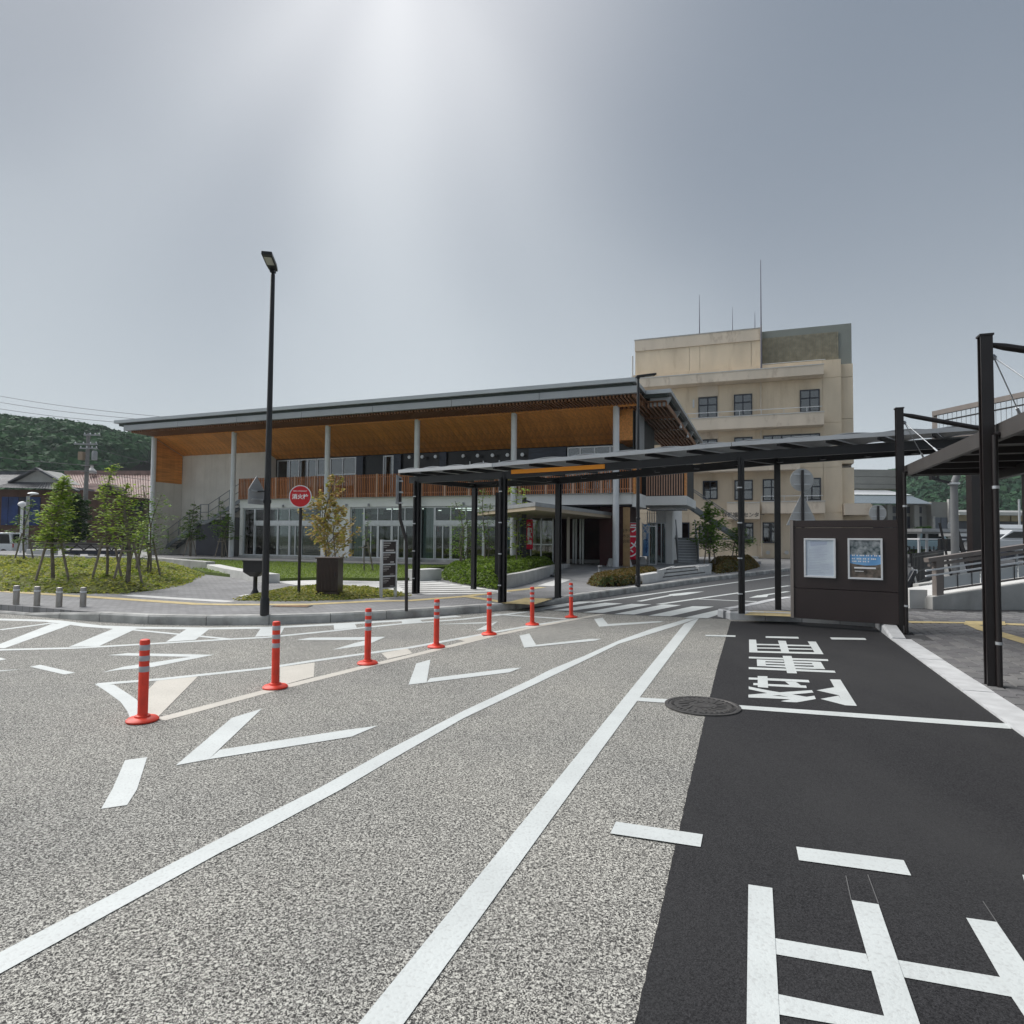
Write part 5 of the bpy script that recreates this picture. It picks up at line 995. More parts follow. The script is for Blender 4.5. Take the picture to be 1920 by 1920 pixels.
# outdoor stair at left
stg = thing('outdoor_stair', 'grey steel outdoor stair climbing the pale wall at the left end', 'stair', F.o, F.a); M_STR = mat('stair_steel', (.20, .22, .23), .45, metal=.3, var=.1, vs=3)
P0, P1, P2, P3 = (-27.9, 1.2, .35), (-24.55, 1.2, 2.25), (-23.95, 1.2, 2.25), (-21.6, 1.2, 3.45)
for n_ in (1.0, 1.75):
    for a, b in ((P0, P1), (P1, P2), (P2, P3)): MB().beam((a[0], n_, a[2]), (b[0], n_, b[2]), .05, .2).build('stringer', M_STR, stg)
for a, b, m in ((P0, P1, 11), (P2, P3, 7)):
    for k in range(m): t = (k + .5) / m; x = a[0] + (b[0] - a[0]) * t; z = a[2] + (b[2] - a[2]) * t; MB().box(x - .14, x + .14, 1.03, 1.72, z, z + .04).build('tread', M_STR, stg)
MB().box(P1[0], P2[0], 1.0, 1.75, 2.26, 2.32).build('landing', M_STR, stg)
for dz in (1.0, .55): MB().path([(P0[0], 1.0, P0[2] + dz), (P1[0], 1.0, P1[2] + dz), (P2[0], 1.0, P2[2] + dz), (P3[0], 1.0, P3[2] + dz)], .022, 8).build('handrail', M_STR, stg)
for a, b, m in ((P0, P1, 4), (P2, P3, 3)):
    for k in range(m + 1): t = k / m; x = a[0] + (b[0] - a[0]) * t; z = a[2] + (b[2] - a[2]) * t; MB().box(x - .02, x + .02, .98, 1.02, z, z + 1.0).build('rail_post', M_STR, stg)
MB().box(-24.9, -22.9, 1.05, 1.9, .3, 2.1).build('under_stair_panel', M_DKWALL, stg); MB().box(-22.88, -21.0, 1.0, 1.9, .3, 2.5).build('under_stair_panel', mat('black_panel', (.01, .012, .014), .5), stg); MB().box(-20.98, -20.9, .6, 1.9, .3, 3.3).build('under_stair_panel', _m['black_panel'], stg)
# steel stair at right
sr = thing('steel_stair', 'grey steel stair with a lower flight facing the road, right of the building', 'stair', G(1272, 1055, .3), R(-12))
for k in range(9): MB().box(0, .95, k * .27, k * .27 + .29, .02 + k * .135, .06 + k * .135).build('tread', M_SILV, sr); MB().box(0, .95, k * .27 + .27, k * .27 + .28, .06 + k * .135, .155 + k * .135).build('riser', M_GREY, sr)
for x in (-.03, .98): MB().beam((x, -.1, .05), (x, 2.5, 1.3), .05, .24).build('stringer', M_GREY, sr); MB().path([(x, -.1, .05), (x, -.05, .95), (x, 2.5, 2.25)], .03, 8).build('handrail', M_GREY, sr); MB().prism([(x, 0, .15), (x, 2.5, 1.45), (x, 2.5, 2.2), (x, 0, .9)], (.01, 0, 0)).build('side_panel', M_GREY, sr)
MB().box(-.05, 4.0, 2.5, 3.6, 1.2, 1.28).build('mid_landing', M_STR, sr)
U0 = Vector((.75, 2.1, 3.0)); U1 = Vector((3.3, 2.6, 1.25))
for k in range(11): c = U0.lerp(U1, (k + .5) / 11); MB().box(c.x - .13, c.x + .13, c.y, c.y + .95, c.z, c.z + .04).build('tread', M_STR, sr)
for dy in (0, .97): MB().beam(U0 + Vector((0, dy, 0)), U1 + Vector((0, dy, 0)), .05, .26).build('stringer', M_STR, sr); MB().path([U0 + Vector((0, dy, 1)), U1 + Vector((0, dy, 1))], .025, 8).build('handrail', M_GREY, sr)
MB().box(-.9, .8, 2.0, 3.2, 2.96, 3.08).build('top_landing', M_GREY, sr); MB().path([(-.9, 2.0, 4.0), (.8, 2.0, 4.0)], .025, 8).build('handrail', M_GREY, sr)
for x in (-.9, -.45, 0, .4, .8): MB().box(x - .02, x + .02, 1.98, 2.02, 3.08, 4.0).build('rail_post', M_GREY, sr)
# low canopy roof before the entrance
ec = thing('entrance_canopy', 'low beige soffit canopy on black posts before the main entrance', 'canopy', (0, 0, 0)); EZ = 2.4
cpt = [G(1005, 962, EZ), G(895, 972, EZ), G(1040, 978.5, EZ) , G(1147, 977, EZ)]
cpt = [Vector((.75, 20.6, 0)), Vector((-1.42, 26.4, 0)), Vector((1.6, 31.2, 0)), Vector((4.4, 28.4, 0))]
MB().prism([V3(p, EZ) for p in cpt], (0, 0, .12)).build('soffit', mat('beige_soffit', (.40, .33, .24), .8, var=.06, vs=1), ec); MB().prism([V3(p + (p - Vector((1.3, 26.5, 0))) * .01, EZ + .122) for p in cpt], (0, 0, .13)).build('roof', M_GREY, ec)
for k, (px, py, z, yt) in enumerate(((933, 1100, .15, 924), (982, 1067, .3, 933), (1021, 1057, .3, 939), (1055, 1050, .3, 945))):
    p = G(px, py, z); b = zat(px, yt, p); MB().box(p.x - .085, p.x + .085, p.y - .085, p.y + .085, z - .02, b).build('post', M_BLACK, ec)
    if k: MB().beam((p.x, p.y, b - .1), (p.x + .9, p.y + .1, EZ + .27), .05, .06).build('strut', M_BLACK, ec)
for px, py in ((1065, 1062), (1030, 1052)): p = G(px, py, .3); MB().box(p.x - .06, p.x + .06, p.y - .06, p.y + .06, .28, EZ).build('pale_post', mat('beige_post', (.42, .38, .32), .7), ec)
# banners
def banner(label, px, py, z, y0, y1, wpx, s, mcol, tm, tsz, base=True, extra=None, wave=.02):
    p = G(px, py, z); t = thing('banner', label, 'banner', p); H = zat(px, y0, p) - z; h1 = zat(px, y1, p) - z; W_ = wpx * p.y / FPX
    MB().tube((0, 0, 0), (0, 0, H + .08), .018, n=10).build('pole', M_WHITEM, t, smooth=True); MB().beam((-.1, 0, H + .02), (W_ + .02, 0, H + .02), .015, .015).build('cross_pole', M_WHITEM, t)
    b = MB(); nx, nz = 6, 14; vs = []
    for j in range(nz + 1):
        for i in range(nx + 1): vs.append((.025 + W_ * i / nx, wave * math.sin(i * 1.1 + j * .5), h1 + (H - h1) * j / nz))
    b.add(vs, [(j * (nx + 1) + i, j * (nx + 1) + i + 1, (j + 1) * (nx + 1) + i + 1, (j + 1) * (nx + 1) + i) for j in range(nz) for i in range(nx)], 0); cl = b.build('cloth', mcol, t, smooth=True)
    m_ = cl.modifiers.new('thickness', 'SOLIDIFY'); m_.thickness = .004
    text('lettering', '\n'.join(s), tsz, tm, t, (W_ * .5 + .025, -wave - .006, (H + h1) / 2 + (.0 if not extra else .35)), UPR, bold=.012, line=.9)
    if extra: text('small_lettering', '\n'.join(extra), tsz * .42, mat('navy_ink', (.01, .05, .25), .6), t, (W_ * .5 + .025, -wave - .006, h1 + .48), UPR, bold=.004, line=.85)
    if base: MB().add([(-.2, -.2, -.02), (.2, -.2, -.02), (.2, .2, -.02), (-.2, .2, -.02), (-.09, -.09, .36), (.09, -.09, .36), (.09, .09, .36), (-.09, .09, .36)], [(0, 1, 5, 4), (1, 2, 6, 5), (2, 3, 7, 6), (3, 0, 4, 7), (4, 5, 6, 7)]).build('weight', M_CONCL, t, bevel=.02)
    return t
MBR = mat('banner_red', (.66, .010, .045), .8); banner('red vertical ramen banner beside the brown name board', 1176.5, 1062, .3, 981, 1049, 20, 'ラーメン', MBR, MSW, .40)
banner('blue and white cold noodle banner right of the second lamp post', 1204.5, 1058, .3, 983, 1043, 13, '冷麺', mat('banner_blue', (.06, .26, .62), .8, col2=(.30, .50, .75), vs=2), MSW, .38, extra='やってます')
banner('red vertical post office banner with white lettering under the low canopy', 985.5, 1062, .3, 974, 1030, 12, '宇和郵便局', MBR, MSW, .19, base=False)
MB_ = MB().add([(-.2, -.2, -.02), (.2, -.2, -.02), (.2, .2, -.02), (-.2, .2, -.02), (-.09, -.09, .34), (.09, -.09, .34), (.09, .09, .34), (-.09, .09, .34)], [(0, 1, 5, 4), (1, 2, 6, 5), (2, 3, 7, 6), (3, 0, 4, 7), (4, 5, 6, 7)]).build('weight_block', M_CONCL, None, bevel=.02); MB_.location = G(1146, 1062, .3); tag(MB_, 'pale concrete weight block left of the last white column', 'weight')
# small bollard light
p = G(1125, 1088, .15); bo2 = thing('bollard_light', 'dark grey bollard light at the edge of the olive shrub bed', 'bollard light', p); MB().tube((0, 0, 0), (0, 0, .38), .06, n=16).build('post', M_GREY, bo2, smooth=True); MB().tube((0, 0, .38), (0, 0, .42), .04, n=16).build('neck', M_BLACK, bo2); MB().tube((0, 0, .42), (0, 0, .48), .07, n=16).build('cap', M_GREY, bo2)

# ================================================================ TAN OFFICE BUILDING
T = Frame(18.43, 47.07, -20.5); tb = thing('office_building', 'tan four storey office building with balconies and rooftop masts', 'building', T.o, T.a); cv_cur[0] = tb
M_TAN = mat('tan_stucco', (.72, .61, .465), .9, rnd=.04, stretch=(1, 1, .4), var=.12, vs=.6, bump=.3, bs=12, det=8, dist=.03); M_TANL = mat('tan_balcony', (.68, .595, .49), .9, var=.10, vs=.7, det=8, stretch=(1, 1, .3))
def stain(m, col, lo=.56, hi=.70, st=(1.6, 1.6, .22), amt=.55):
    t = m.node_tree; b = t.nodes['Principled BSDF']; src = b.inputs['Base Color'].links[0].from_socket
    tc = t.nodes.new('ShaderNodeTexCoord'); mp = t.nodes.new('ShaderNodeMapping'); mp.inputs['Scale'].default_value = st; t.links.new(tc.outputs['Object'], mp.inputs[0])
    n = t.nodes.new('ShaderNodeTexNoise'); n.inputs['Scale'].default_value = 1.0; n.inputs['Detail'].default_value = 8; n.inputs['Roughness'].default_value = .65; t.links.new(mp.outputs[0], n.inputs['Vector'])
    mr = t.nodes.new('ShaderNodeMapRange'); mr.inputs[1].default_value = lo; mr.inputs[2].default_value = hi; mr.inputs[4].default_value = amt; t.links.new(n.outputs['Fac'], mr.inputs[0])
    mx = t.nodes.new('ShaderNodeMix'); mx.data_type = 'RGBA'; mx.inputs[7].default_value = (*col, 1); t.links.new(mr.outputs[0], mx.inputs[0]); t.links.new(src, mx.inputs[6]); t.links.new(mx.outputs[2], b.inputs['Base Color'])
stain(M_TAN, (.44, .33, .21), amt=.36); stain(M_TANL, (.32, .24, .17), .55, .66, (1.2, 1.2, .5), .5); stain(M_POR, (.13, .13, .132), .55, .78, (.22, .7, 1), .35); stain(M_DARK, (.045, .045, .046), .40, .62, (.5, .22, .5), .55); stain(M_CONC, (.22, .21, .19), .5, .7, (2, 2, .6), .5); stain(M_KERB, (.16, .15, .13), .52, .66, (1.5, 1.5, 1.5), .6); stain(M_PALE, (.48, .46, .42), .5, .7, (2.5, 2.5, .12), .5)
M_NAVYF = mat('dark_frame', (.02, .026, .04), .4)
xl, xr = T.W(1184, 700)[0], T.W(1578, 720)[0]; zp = T.W(1577, 672)[1]; xm = T.W(1427, 640)[0]
# wall panels with recessed joints
zfl = [.2, 3.5, 6.75, 9.95, 13.2, zp]; xj = [xl, T.W(1291, 760)[0], T.W(1376 - 3, 740)[0], T.W(1419, 740)[0], T.W(1543, 760)[0], xr]
for i in range(5):
    for j in range(5): MB().box(xj[i], xj[i + 1] - .03, 0, .3, zfl[j], zfl[j + 1] - .03).build('wall_panel', M_TAN, tb)
MB().box(xl + .02, xr - .05, .04, 14, .1, zp - .1).build('core', M_TAN, tb)
x2 = T.W(1600.5, 700)[0]; zr = T.W(1601, 679)[1]
for j, (a, b) in enumerate(((3.3, 6.7), (7.0, 10.2), (10.23, 13.2), (13.23, zr))): MB().box(xr + .0, x2, .35, 6, a, b).build('side_bay', M_TAN, tb)
MB().box(xr, x2 + 1.2, .9, 6, .1, 4.1).build('side_base', M_TAN, tb); MB().box(xr, x2 - .1, .8, 6, 4.1, 6.9).build('side_recess', mat('grey_render', (.25, .24, .22), .9, var=.1, vs=2), tb); MB().box(xr + .02, x2 + .9, -.5, 1, 3.3, 4.1).build('side_balcony', M_TANL, tb)
zph = T.W(1427, 611)[1]
xq = [xl + .25, T.W(1292, 650)[0], T.W(1312, 650)[0], T.W(1409, 650)[0], xm]
for i in range(4): MB().box(xq[i], xq[i + 1] - .025, .30, .5, zp - .3, zph - 1.0).build('wall_panel', M_TAN, tb)
MB().box(xl + .22, xm + .02, .22, .6, zph - .98, zph - .12).build('parapet', M_TANL, tb); MB().box(xl + .25, xm - .02, .5, 12, zp - .3, zph - .15).build('penthouse', M_TAN, tb); MB().box(xl + .18, xm + .05, .2, 12.1, zph - .12, zph - .04).build('coping', M_CONC, tb)
# tank screen
xs0, xs1 = T.W(1429, 700, .9)[0], T.W(1597, 640, .9)[0]; zt = T.W(1597, 605, .9)[1]; M_SCR = mat('screen_green', (.27, .25, .185), .7, var=.2, vs=3)
MB().box(xs0, xs1, 1.0, 8, zp - .5, zt).build('screen', mat('screen_frame', (.24, .26, .24), .6, var=.05, vs=1), tb)
w_ = (xs1 - xs0 - .9) / 44
for k in range(44): MB().box(xs0 + .05 + k * w_, xs0 + .05 + k * w_ + w_ * .82, .9, .99, zp - .4, zt - .55).build('screen_slat', M_SCR, tb)
# balconies
def balc(pxa, pxb, yt, yb, yr=None, ya=None, nm='balcony', n=-1.2, xa=None):
    a = xa if xa is not None else T.W(pxa, yt, n)[0]; b, z1 = T.W(pxb, yt, n); z0 = T.W(pxb, yb, n)[1]
    o = MB().box(a, b, n, n + .15, z0, z1).build(nm, M_TANL, tb); MB().box(a, b, n + .15, -.002, z0, z0 + .2).build('balcony_floor', M_TANL, tb); MB().box(b - .15, b, n + .152, -.003, z0 + .2, z1).build('balcony_side', M_TANL, tb); MB().box(a, b + .03, n - .03, n + .18, z1, z1 + .06).build('coping', M_CONCL, o); return a, b, z0, z1
A1 = balc(0, 1544.5, 683, 701, xa=xl + .1); B1 = balc(0, 1545, 772, 795.6, xa=xl + .6); C1 = balc(1428, 1547, 940, 962); balc(0, 1500, 868, 880, xa=xl + .6); D1 = balc(1363, 1424.5, 942.5, 973, n=-1.6)
for (a, b, z0, z1) in (B1, C1):
    rb = MB(); rb.beam((a, -1.1, z1 + .42), (b - .1, -1.1, z1 + .42), .04, .04); k = a
    while k < b: rb.box(k - .015, k + .015, -1.12, -1.08, z1, z1 + .42); k += 1.5
    rb.build('railing', M_WHITEM, tb)
MB().box(T.W(1428, 690)[0], T.W(1548, 690)[0], .02, .06, zp + .02, zp + .06).build('roof_rail', M_WHITEM, tb)
dx = MB().box(D1[0] + .05, D1[1] - .1, -1.55, 0, .15, .3).build('porch_step', M_CONC, tb)
text('building_lettering', '保健福祉センター', .36, mat('sign_dark', (.10, .09, .08), .6), tb, ((D1[0] + D1[1]) / 2, -1.61, (D1[2] + D1[3]) / 2 - .3), UPR, bold=.006)
# windows
def tw(a, t0, b, t1, cols=1, rows=(.5,), nm='window', hood=False, blind=0):
    x0, z1 = T.W(a, t0); x1, z0 = T.W(b, t1); w_ = win(x0, x1, z0, z1, -.10, [x0 + (x1 - x0) * (i + 1) / (cols + 1) for i in range(cols)], [z0 + (z1 - z0) * r for r in rows], fw=.09, fm=M_NAVYF, gm=M_GLASSD, name=nm)
    MB().box(x0 + .01, x1 - .01, -.010, -.004, z0 + .01, z1 - .01).build('window_back', mat('window_dark', (.05, .06, .068), .3, var=.3, vs=1.2), tb)
    if blind: MB().box(x0 + .05, x1 - .05, -.03, -.02, z1 - (z1 - z0) * blind, z1).build('blind', mat('pale_blind', (.40, .43, .43), .8), tb)
    if hood: MB().box(x0 - .05, x1 + .05, -.08, -.001, z1 + .04, z1 + 1.0).build('window_hood', M_TANL, tb)
    return w_
tw(1309.4, 746, 1345.3, 783.4, rows=(.62,), hood=True); tw(1376, 740.4, 1410.4, 779.5, rows=(.62,)); tw(1499.5, 732, 1537.2, 772.2, rows=(.62,), blind=.38)
tw(1309.4, 825, 1345.3, 860, rows=(.6,), blind=.5, hood=True); tw(1376.6, 820.6, 1411.2, 858, blind=.3); tw(1430.7, 817, 1538, 855, cols=5, blind=.6)
tw(1318, 902, 1345.8, 936); tw(1377, 900.6, 1411.7, 937.5); tw(1430, 898.8, 1463, 939.6, rows=(.62,), blind=.9); tw(1505, 896.7, 1539.3, 939, rows=(.62,))
tw(1429.7, 979.5, 1462, 1018.5, rows=()); tw(1383, 980, 1412.8, 1018, rows=()); tw(1264, 979.5, 1293, 1011, rows=()); tw(1310, 985, 1340, 1020, rows=())
# pipes, masts
for px, z0, z1 in ((1426.5, 10.3, 13.6), (1426.5, 7.2, 9.6), (1426.5, .3, 3.3), (1428, zp - .2, zph)): x = T.W(px, 760)[0]; MB().tube((x, -.12, z0), (x, -.12, z1), .06, n=10).build('drainpipe', M_TANL, tb)
MB().tube((xl + .1, -.1, 11), (xl + .1, -.1, 16), .06, n=10).build('drainpipe', M_CONCL, tb)
for px, y0, y1, r in ((1427.5, 700, 487, .07), (1311.5, 625, 553, .045), (1373.5, 618, 576, .03), (1415.5, 613, 585, .035)):
    x, z0 = T.W(px, y0, 1.0 if px < 1427 else -.15); z1 = T.W(px, y1, 1.0 if px < 1427 else -.15)[1]; MB().path([(x, 1.0 if px < 1427 else -.15, z0 - .3), (x, 1.0 if px < 1427 else -.15, z0 + (z1 - z0) * .4), (x, 1.0 if px < 1427 else -.15, z1)], [r, r * .7, r * .3], 8).build('mast', mat('mast_grey', (.14, .14, .18), .5), tb, smooth=True)
MB().box(T.W(1299, 760)[0], T.W(1302, 760)[0], -.12, -.01, T.W(1300, 765)[1], T.W(1300, 750)[1]).build('wall_lamp', M_WHITEM, tb)
for px, py in ((1440, 1036), (1475, 1036)): x, z = T.W(px, py, -.3); MB().tube((x, -.35, z), (x, -.25, z), .14, n=12).build('vent', M_CONCL, tb)

# ================================================================ BACKDROP
def roofslope(b, a, c, d, e, waves, amp, mi=0, seg=4):
    """tiled slope between the ridge a-c and the eave d-e, built as rolled rows"""
    n = waves * seg; vs = []
    a, c, d, e = map(Vector, (a, c, d, e)); nr = (c - a).cross(d - a).normalized(); nr = nr if nr.z > 0 else -nr; rows = 6
    for r in range(rows + 1):
        for i in range(n + 1):
            t = i / n; p = a.lerp(c, t).lerp(d.lerp(e, t), r / rows); vs.append(p + nr * (amp * abs(math.sin(math.pi * t * waves)) + .02 * (r % 2)))
    b.add(vs, [(r * (n + 1) + i, r * (n + 1) + i + 1, (r + 1) * (n + 1) + i + 1, (r + 1) * (n + 1) + i) for r in range(rows) for i in range(n)], mi)
def corners(px0, px1, py, y): a = At(px0, py, y); b = At(px1, py, y); return a, b
M_TILED = mat('dark_roof_tile', (.075, .080, .090), .45, var=.35, vs=1.5, det=8); M_TILEP = mat('pink_roof_tile', (.27, .18, .16), .6, var=.28, vs=1.2, det=8)
# dark tiled house
h = At(0, 1030, 62.0); hx = lambda px, y: At(px, 1000, y).x; hz = lambda py, y, px=60: At(px, py, y).z
hd = thing('tiled_house', 'old house with dark grey tiled roof and blue covered front at far left', 'house', (0, 0, 0)); Y0 = 60.0
MB().box(hx(-120, Y0), hx(150, Y0), Y0, Y0 + 10, 0, hz(918, Y0)).build('wall', mat('weathered_wall', (.13, .075, .055), .9, var=.25, vs=.6), hd)
for a, b in ((2, 14), (15, 33), (47, 74)): MB().box(hx(a, Y0), hx(b, Y0), Y0 - .08, Y0 - .01, hz(985, Y0), hz(932, Y0)).build('blue_sheet', mat('blue_sheet', (.012, .04, .16), .5, var=.3, vs=.8), hd)
MB().box(hx(34, Y0), hx(46, Y0), Y0 - .06, Y0 - .01, hz(985, Y0), hz(932, Y0)).build('shutter', M_DKWALL, hd)
b = MB(); ze = hz(916, Y0 - 1); zr = hz(888, Y0 + 3); roofslope(b, (hx(-140, Y0), Y0 + 4, zr), (hx(70, Y0 + 3), Y0 + 4, zr), (hx(-140, Y0), Y0 - 1.3, ze), (hx(20, Y0), Y0 - 1.3, ze), 30, .07); b.build('roof', M_TILED, hd)
b = MB(); zc = hz(905, Y0); roofslope(b, (hx(22, Y0), Y0 - .2, zc), (hx(118, Y0), Y0 - .2, zc), (hx(6, Y0), Y0 - 1.5, ze), (hx(148, Y0), Y0 - 1.5, hz(919, Y0)), 26, .06); b.build('roof', M_TILED, hd)
MB().prism([(hx(24, Y0), Y0 - .1, zc + .02), (hx(110, Y0), Y0 - .1, zc + .02), (hx(70, Y0), Y0 - .1, zr + .1)], (0, 3, 0)).build('gable', mat('gable_boards', (.42, .42, .40), .85, var=.08, vs=2), hd)
MB().beam((hx(20, Y0), Y0 - .35, zc - .05), (hx(70, Y0), Y0 - .35, zr + .18), .5, .16).build('verge', M_TILED, hd); MB().beam((hx(70, Y0), Y0 - .35, zr + .18), (hx(148, Y0), Y0 - .35, ze - .15), .5, .16).build('verge', M_TILED, hd)
MB().beam((hx(-140, Y0), Y0 + 4, zr + .12), (hx(72, Y0 + 3), Y0 + 4, zr + .12), .4, .35).build('ridge', M_TILED, hd)
MB().box(hx(112, Y0), hx(128, Y0), Y0 + .01, Y0 + 8, 0, hz(912, Y0)).build('side_wall', mat('grey_siding', (.22, .24, .26), .7, var=.15, vs=2, stretch=(8, 8, .3)), hd)
# pink tiled house
Y1 = 66.0; hp = thing('tiled_house', 'house with pink tiled roof and curved porch gable behind the maples', 'house', (0, 0, 0)); g = lambda px, y=Y1: At(px, 1000, y).x; gz = lambda py, y=Y1, px=200: At(px, py, y).z
MB().box(g(122), g(300), Y1 + .5, Y1 + 10, 0, gz(935)).build('wall', mat('brown_wall', (.12, .085, .065), .9, var=.3, vs=.8), hp)
b = MB(); roofslope(b, (g(120, Y1 + 5), Y1 + 5, gz(890, Y1 + 5)), (g(300, Y1 + 5), Y1 + 5, gz(904, Y1 + 5) + .9), (g(150), Y1 - 1, gz(925)), (g(310), Y1 - 1, gz(938)), 36, .09); b.build('roof', M_TILEP, hp)
MB().beam((g(119, Y1 + 5), Y1 + 5, gz(890, Y1 + 5) + .2), (g(300, Y1 + 5), Y1 + 5, gz(904, Y1 + 5) + 1.1), .5, .4).build('ridge', M_TILEP, hp)
b = MB(); roofslope(b, (g(172), Y1 - .5, gz(908)), (g(222), Y1 - .5, gz(910)), (g(172), Y1 - 3, gz(928)), (g(222), Y1 - 3, gz(928)), 14, .08); b.build('porch_roof', M_TILEP, hp)
MB().prism([(g(205), Y1 - 2.6, gz(932)), (g(246), Y1 - 2.6, gz(925)), (g(236), Y1 - 2.6, gz(915)), (g(222), Y1 - 2.6, gz(911)), (g(212), Y1 - 2.6, gz(918))], (0, 2, 0)).build('porch_gable', mat('dark_timber', (.06, .045, .035), .8), hp)
for a, b_, c, d in ((176, 196, 940, 960), (214, 232, 940, 965), (240, 262, 940, 960)): MB().box(g(a), g(b_), Y1 + .42, Y1 + .49, gz(d), gz(c)).build('window', M_DKWALL, hp)
MB().lathe((g(120), Y1 + 4, gz(888, Y1 + 4)), [(.5, 0), (.45, .3), (.15, .6), (.12, .9)], 10).build('chimney_cap', M_CONCL, hp)
MB().box(g(-60, 52), g(290, 52), 52, 52.2, 0, gz(1018, 52)).build('boundary_wall', mat('block_wall', (.16, .15, .14), .9, var=.2, vs=1), None).name = 'boundary_wall'
tag(bpy.data.objects['boundary_wall'], 'grey block wall before the two tiled houses', 'wall')
# white box building at lamp, timber bench pergola
pg = thing('bench_frame', 'long dark timber bench frame on pale feet behind the low wall', 'bench', (0, 0, 0)); YB = 31.0; bx_ = lambda px: At(px, 1030, YB).x; bz_ = lambda py: At(170, py, YB).z
MB().box(bx_(118), bx_(232), YB, YB + .9, bz_(1034), bz_(1032)).build('seat', M_BROWN, pg); MB().box(bx_(118), bx_(232), YB + .1, YB + .16, bz_(1021.5), bz_(1019)).build('rail', M_BROWN, pg); MB().box(bx_(118), bx_(232), YB - .05, YB, bz_(1039), bz_(1034)).build('apron', M_DKWALL, pg)
for k in range(4): a, c = 128 + k * 26, 154 + k * 26; MB().beam((bx_(a), YB + .13, bz_(1032)), (bx_((a + c) / 2), YB + .13, bz_(1022)), .05, .05).build('brace', M_BROWN, pg); MB().beam((bx_((a + c) / 2), YB + .135, bz_(1022)), (bx_(c), YB + .13, bz_(1032)), .05, .05).build('brace', M_BROWN, pg)
for px in (129, 166, 198, 228): MB().box(bx_(px) - .16, bx_(px) + .16, YB + .2, YB + .6, .1, bz_(1034) - .01).build('foot', M_CONCL, pg)
wb = MB().box(At(49, 1035, 30).x, At(95, 1035, 30).x, 30, 30.5, .1, At(60, 1030, 30).z).build('planter_wall', M_CONCL, None, bevel=.02); tag(wb, 'white block wall between the first two maples, behind the long low wall', 'wall')
# globe lamp, sparse pole lamp
p = G(38, 1040, .15); p = V3(p, .15); gl = thing('globe_lamp', 'pale post lamp with white dome top behind the leftmost maple', 'street lamp', p); zt = zat(38, 948, p) - .15
MB().tube((0, 0, 0), (0, 0, zt), .07, n=14).build('pole', M_WHITEM, gl, smooth=True); MB().lathe((0, 0, zt), [(.06, -.1), (.22, .02), (.24, .08), (.18, .2), (.06, .26)], 24).build('dome', M_WHITEM, gl, smooth=True)
p = At(49, 1030, 40); p = V3(p, 0); gl = thing('post_lamp', 'second pale post with a flat lamp disc behind the globe lamp', 'street lamp', p); zt = zat(52, 930, p)
MB().tube((0, 0, 0), (0, 0, zt), .09, n=14).build('pole', M_GREY, gl, smooth=True); MB().lathe((.3, 0, zt + .1), [(.15, 0), (.30, .04), (.25, .10), (.1, .14)], 20).build('lamp_head', M_WHITEM, gl, smooth=True); MB().beam((0, 0, zt - .05), (.3, 0, zt + .1), .05, .05).build('arm', M_GREY, gl)
# concrete utility pole and wires
YU = 55.0; p = V3(At(156, 1030, YU), 0); upo = thing('utility_pole', 'tall concrete utility pole with crossarms and transformer before the wooded hill', 'utility pole', p); zt = zat(158, 812, p)
MB().tube((0, 0, 0), (.1, 0, zt), .22, .14, n=16).build('pole', mat('pole_concrete', (.20, .20, .195), .9, var=.15, vs=3), upo, smooth=True)
for py, w0, w1 in ((816, -.2, 1.2), (833, -1.0, 1.0), (841, -.5, 1.0)): z = zat(158, py, p); MB().box(w0, w1, -.2, -.1, z - .05, z + .05).build('crossarm', M_GREY, upo); b = MB(); [b.lathe((w0 + (w1 - w0) * t, -.15, z + .05), [(.03, 0), (.055, .06), (.03, .14)], 8) for t in (.05, .4, .7, .95)]; b.build('insulator', M_WHITEM, upo)
z = zat(160, 852, p); MB().lathe((.75, -.1, z - .5), [(.2, 0), (.22, .1), (.22, .7), (.15, .8)], 16).build('transformer', M_GREY, upo, smooth=True); MB().box(-.55, -.15, -.3, .1, z - .5, z + .2).build('meter_box', mat('tan_box', (.32, .25, .18), .7), upo)
for py in (873, 884): z = zat(158, py, p); MB().lathe((.1, 0, z), [(.22, -.03), (.5, 0), (.22, .03)], 14).build('cable_ring', M_SILV, upo)
def wire(label, pts, r=.03):
    b = MB(); P = [At(*q) for q in pts]; Q = []
    for i in range(len(P) - 1):
        for k in range(8): t = k / 8; Q.append(P[i].lerp(P[i + 1], t) - Vector((0, 0, .6 * math.sin(math.pi * t) * (P[i] - P[i + 1]).length / 60)))
    Q.append(P[-1]); b.path(Q, r, 5); o = b.build('power_line', mat('wire_grey', (.11, .11, .115), .6), None); tag(o, label, 'power line', 'power lines in the sky and before the hill at left'); return o
wire('highest of three power lines in the sky at upper left', [(-60, 732, 90), (300, 781, 80)]); wire('middle of three power lines in the sky at upper left', [(-60, 744, 88), (260, 786, 80)]); wire('lowest of three power lines in the sky at upper left', [(-60, 757, 86), (235, 793, 80)])
wire('black cable crossing before the hill above the dark tiled roof', [(-60, 850, 55), (158, 872, 55), (300, 862, 60)], .02); wire('upper wire from the utility pole toward the wooden cheek of the long building', [(158, 835, 55), (290, 870, 58)], .02); wire('lowest cable passing over the pink tiled roof', [(-60, 878, 56), (158, 882, 55), (290, 902, 60)], .02)
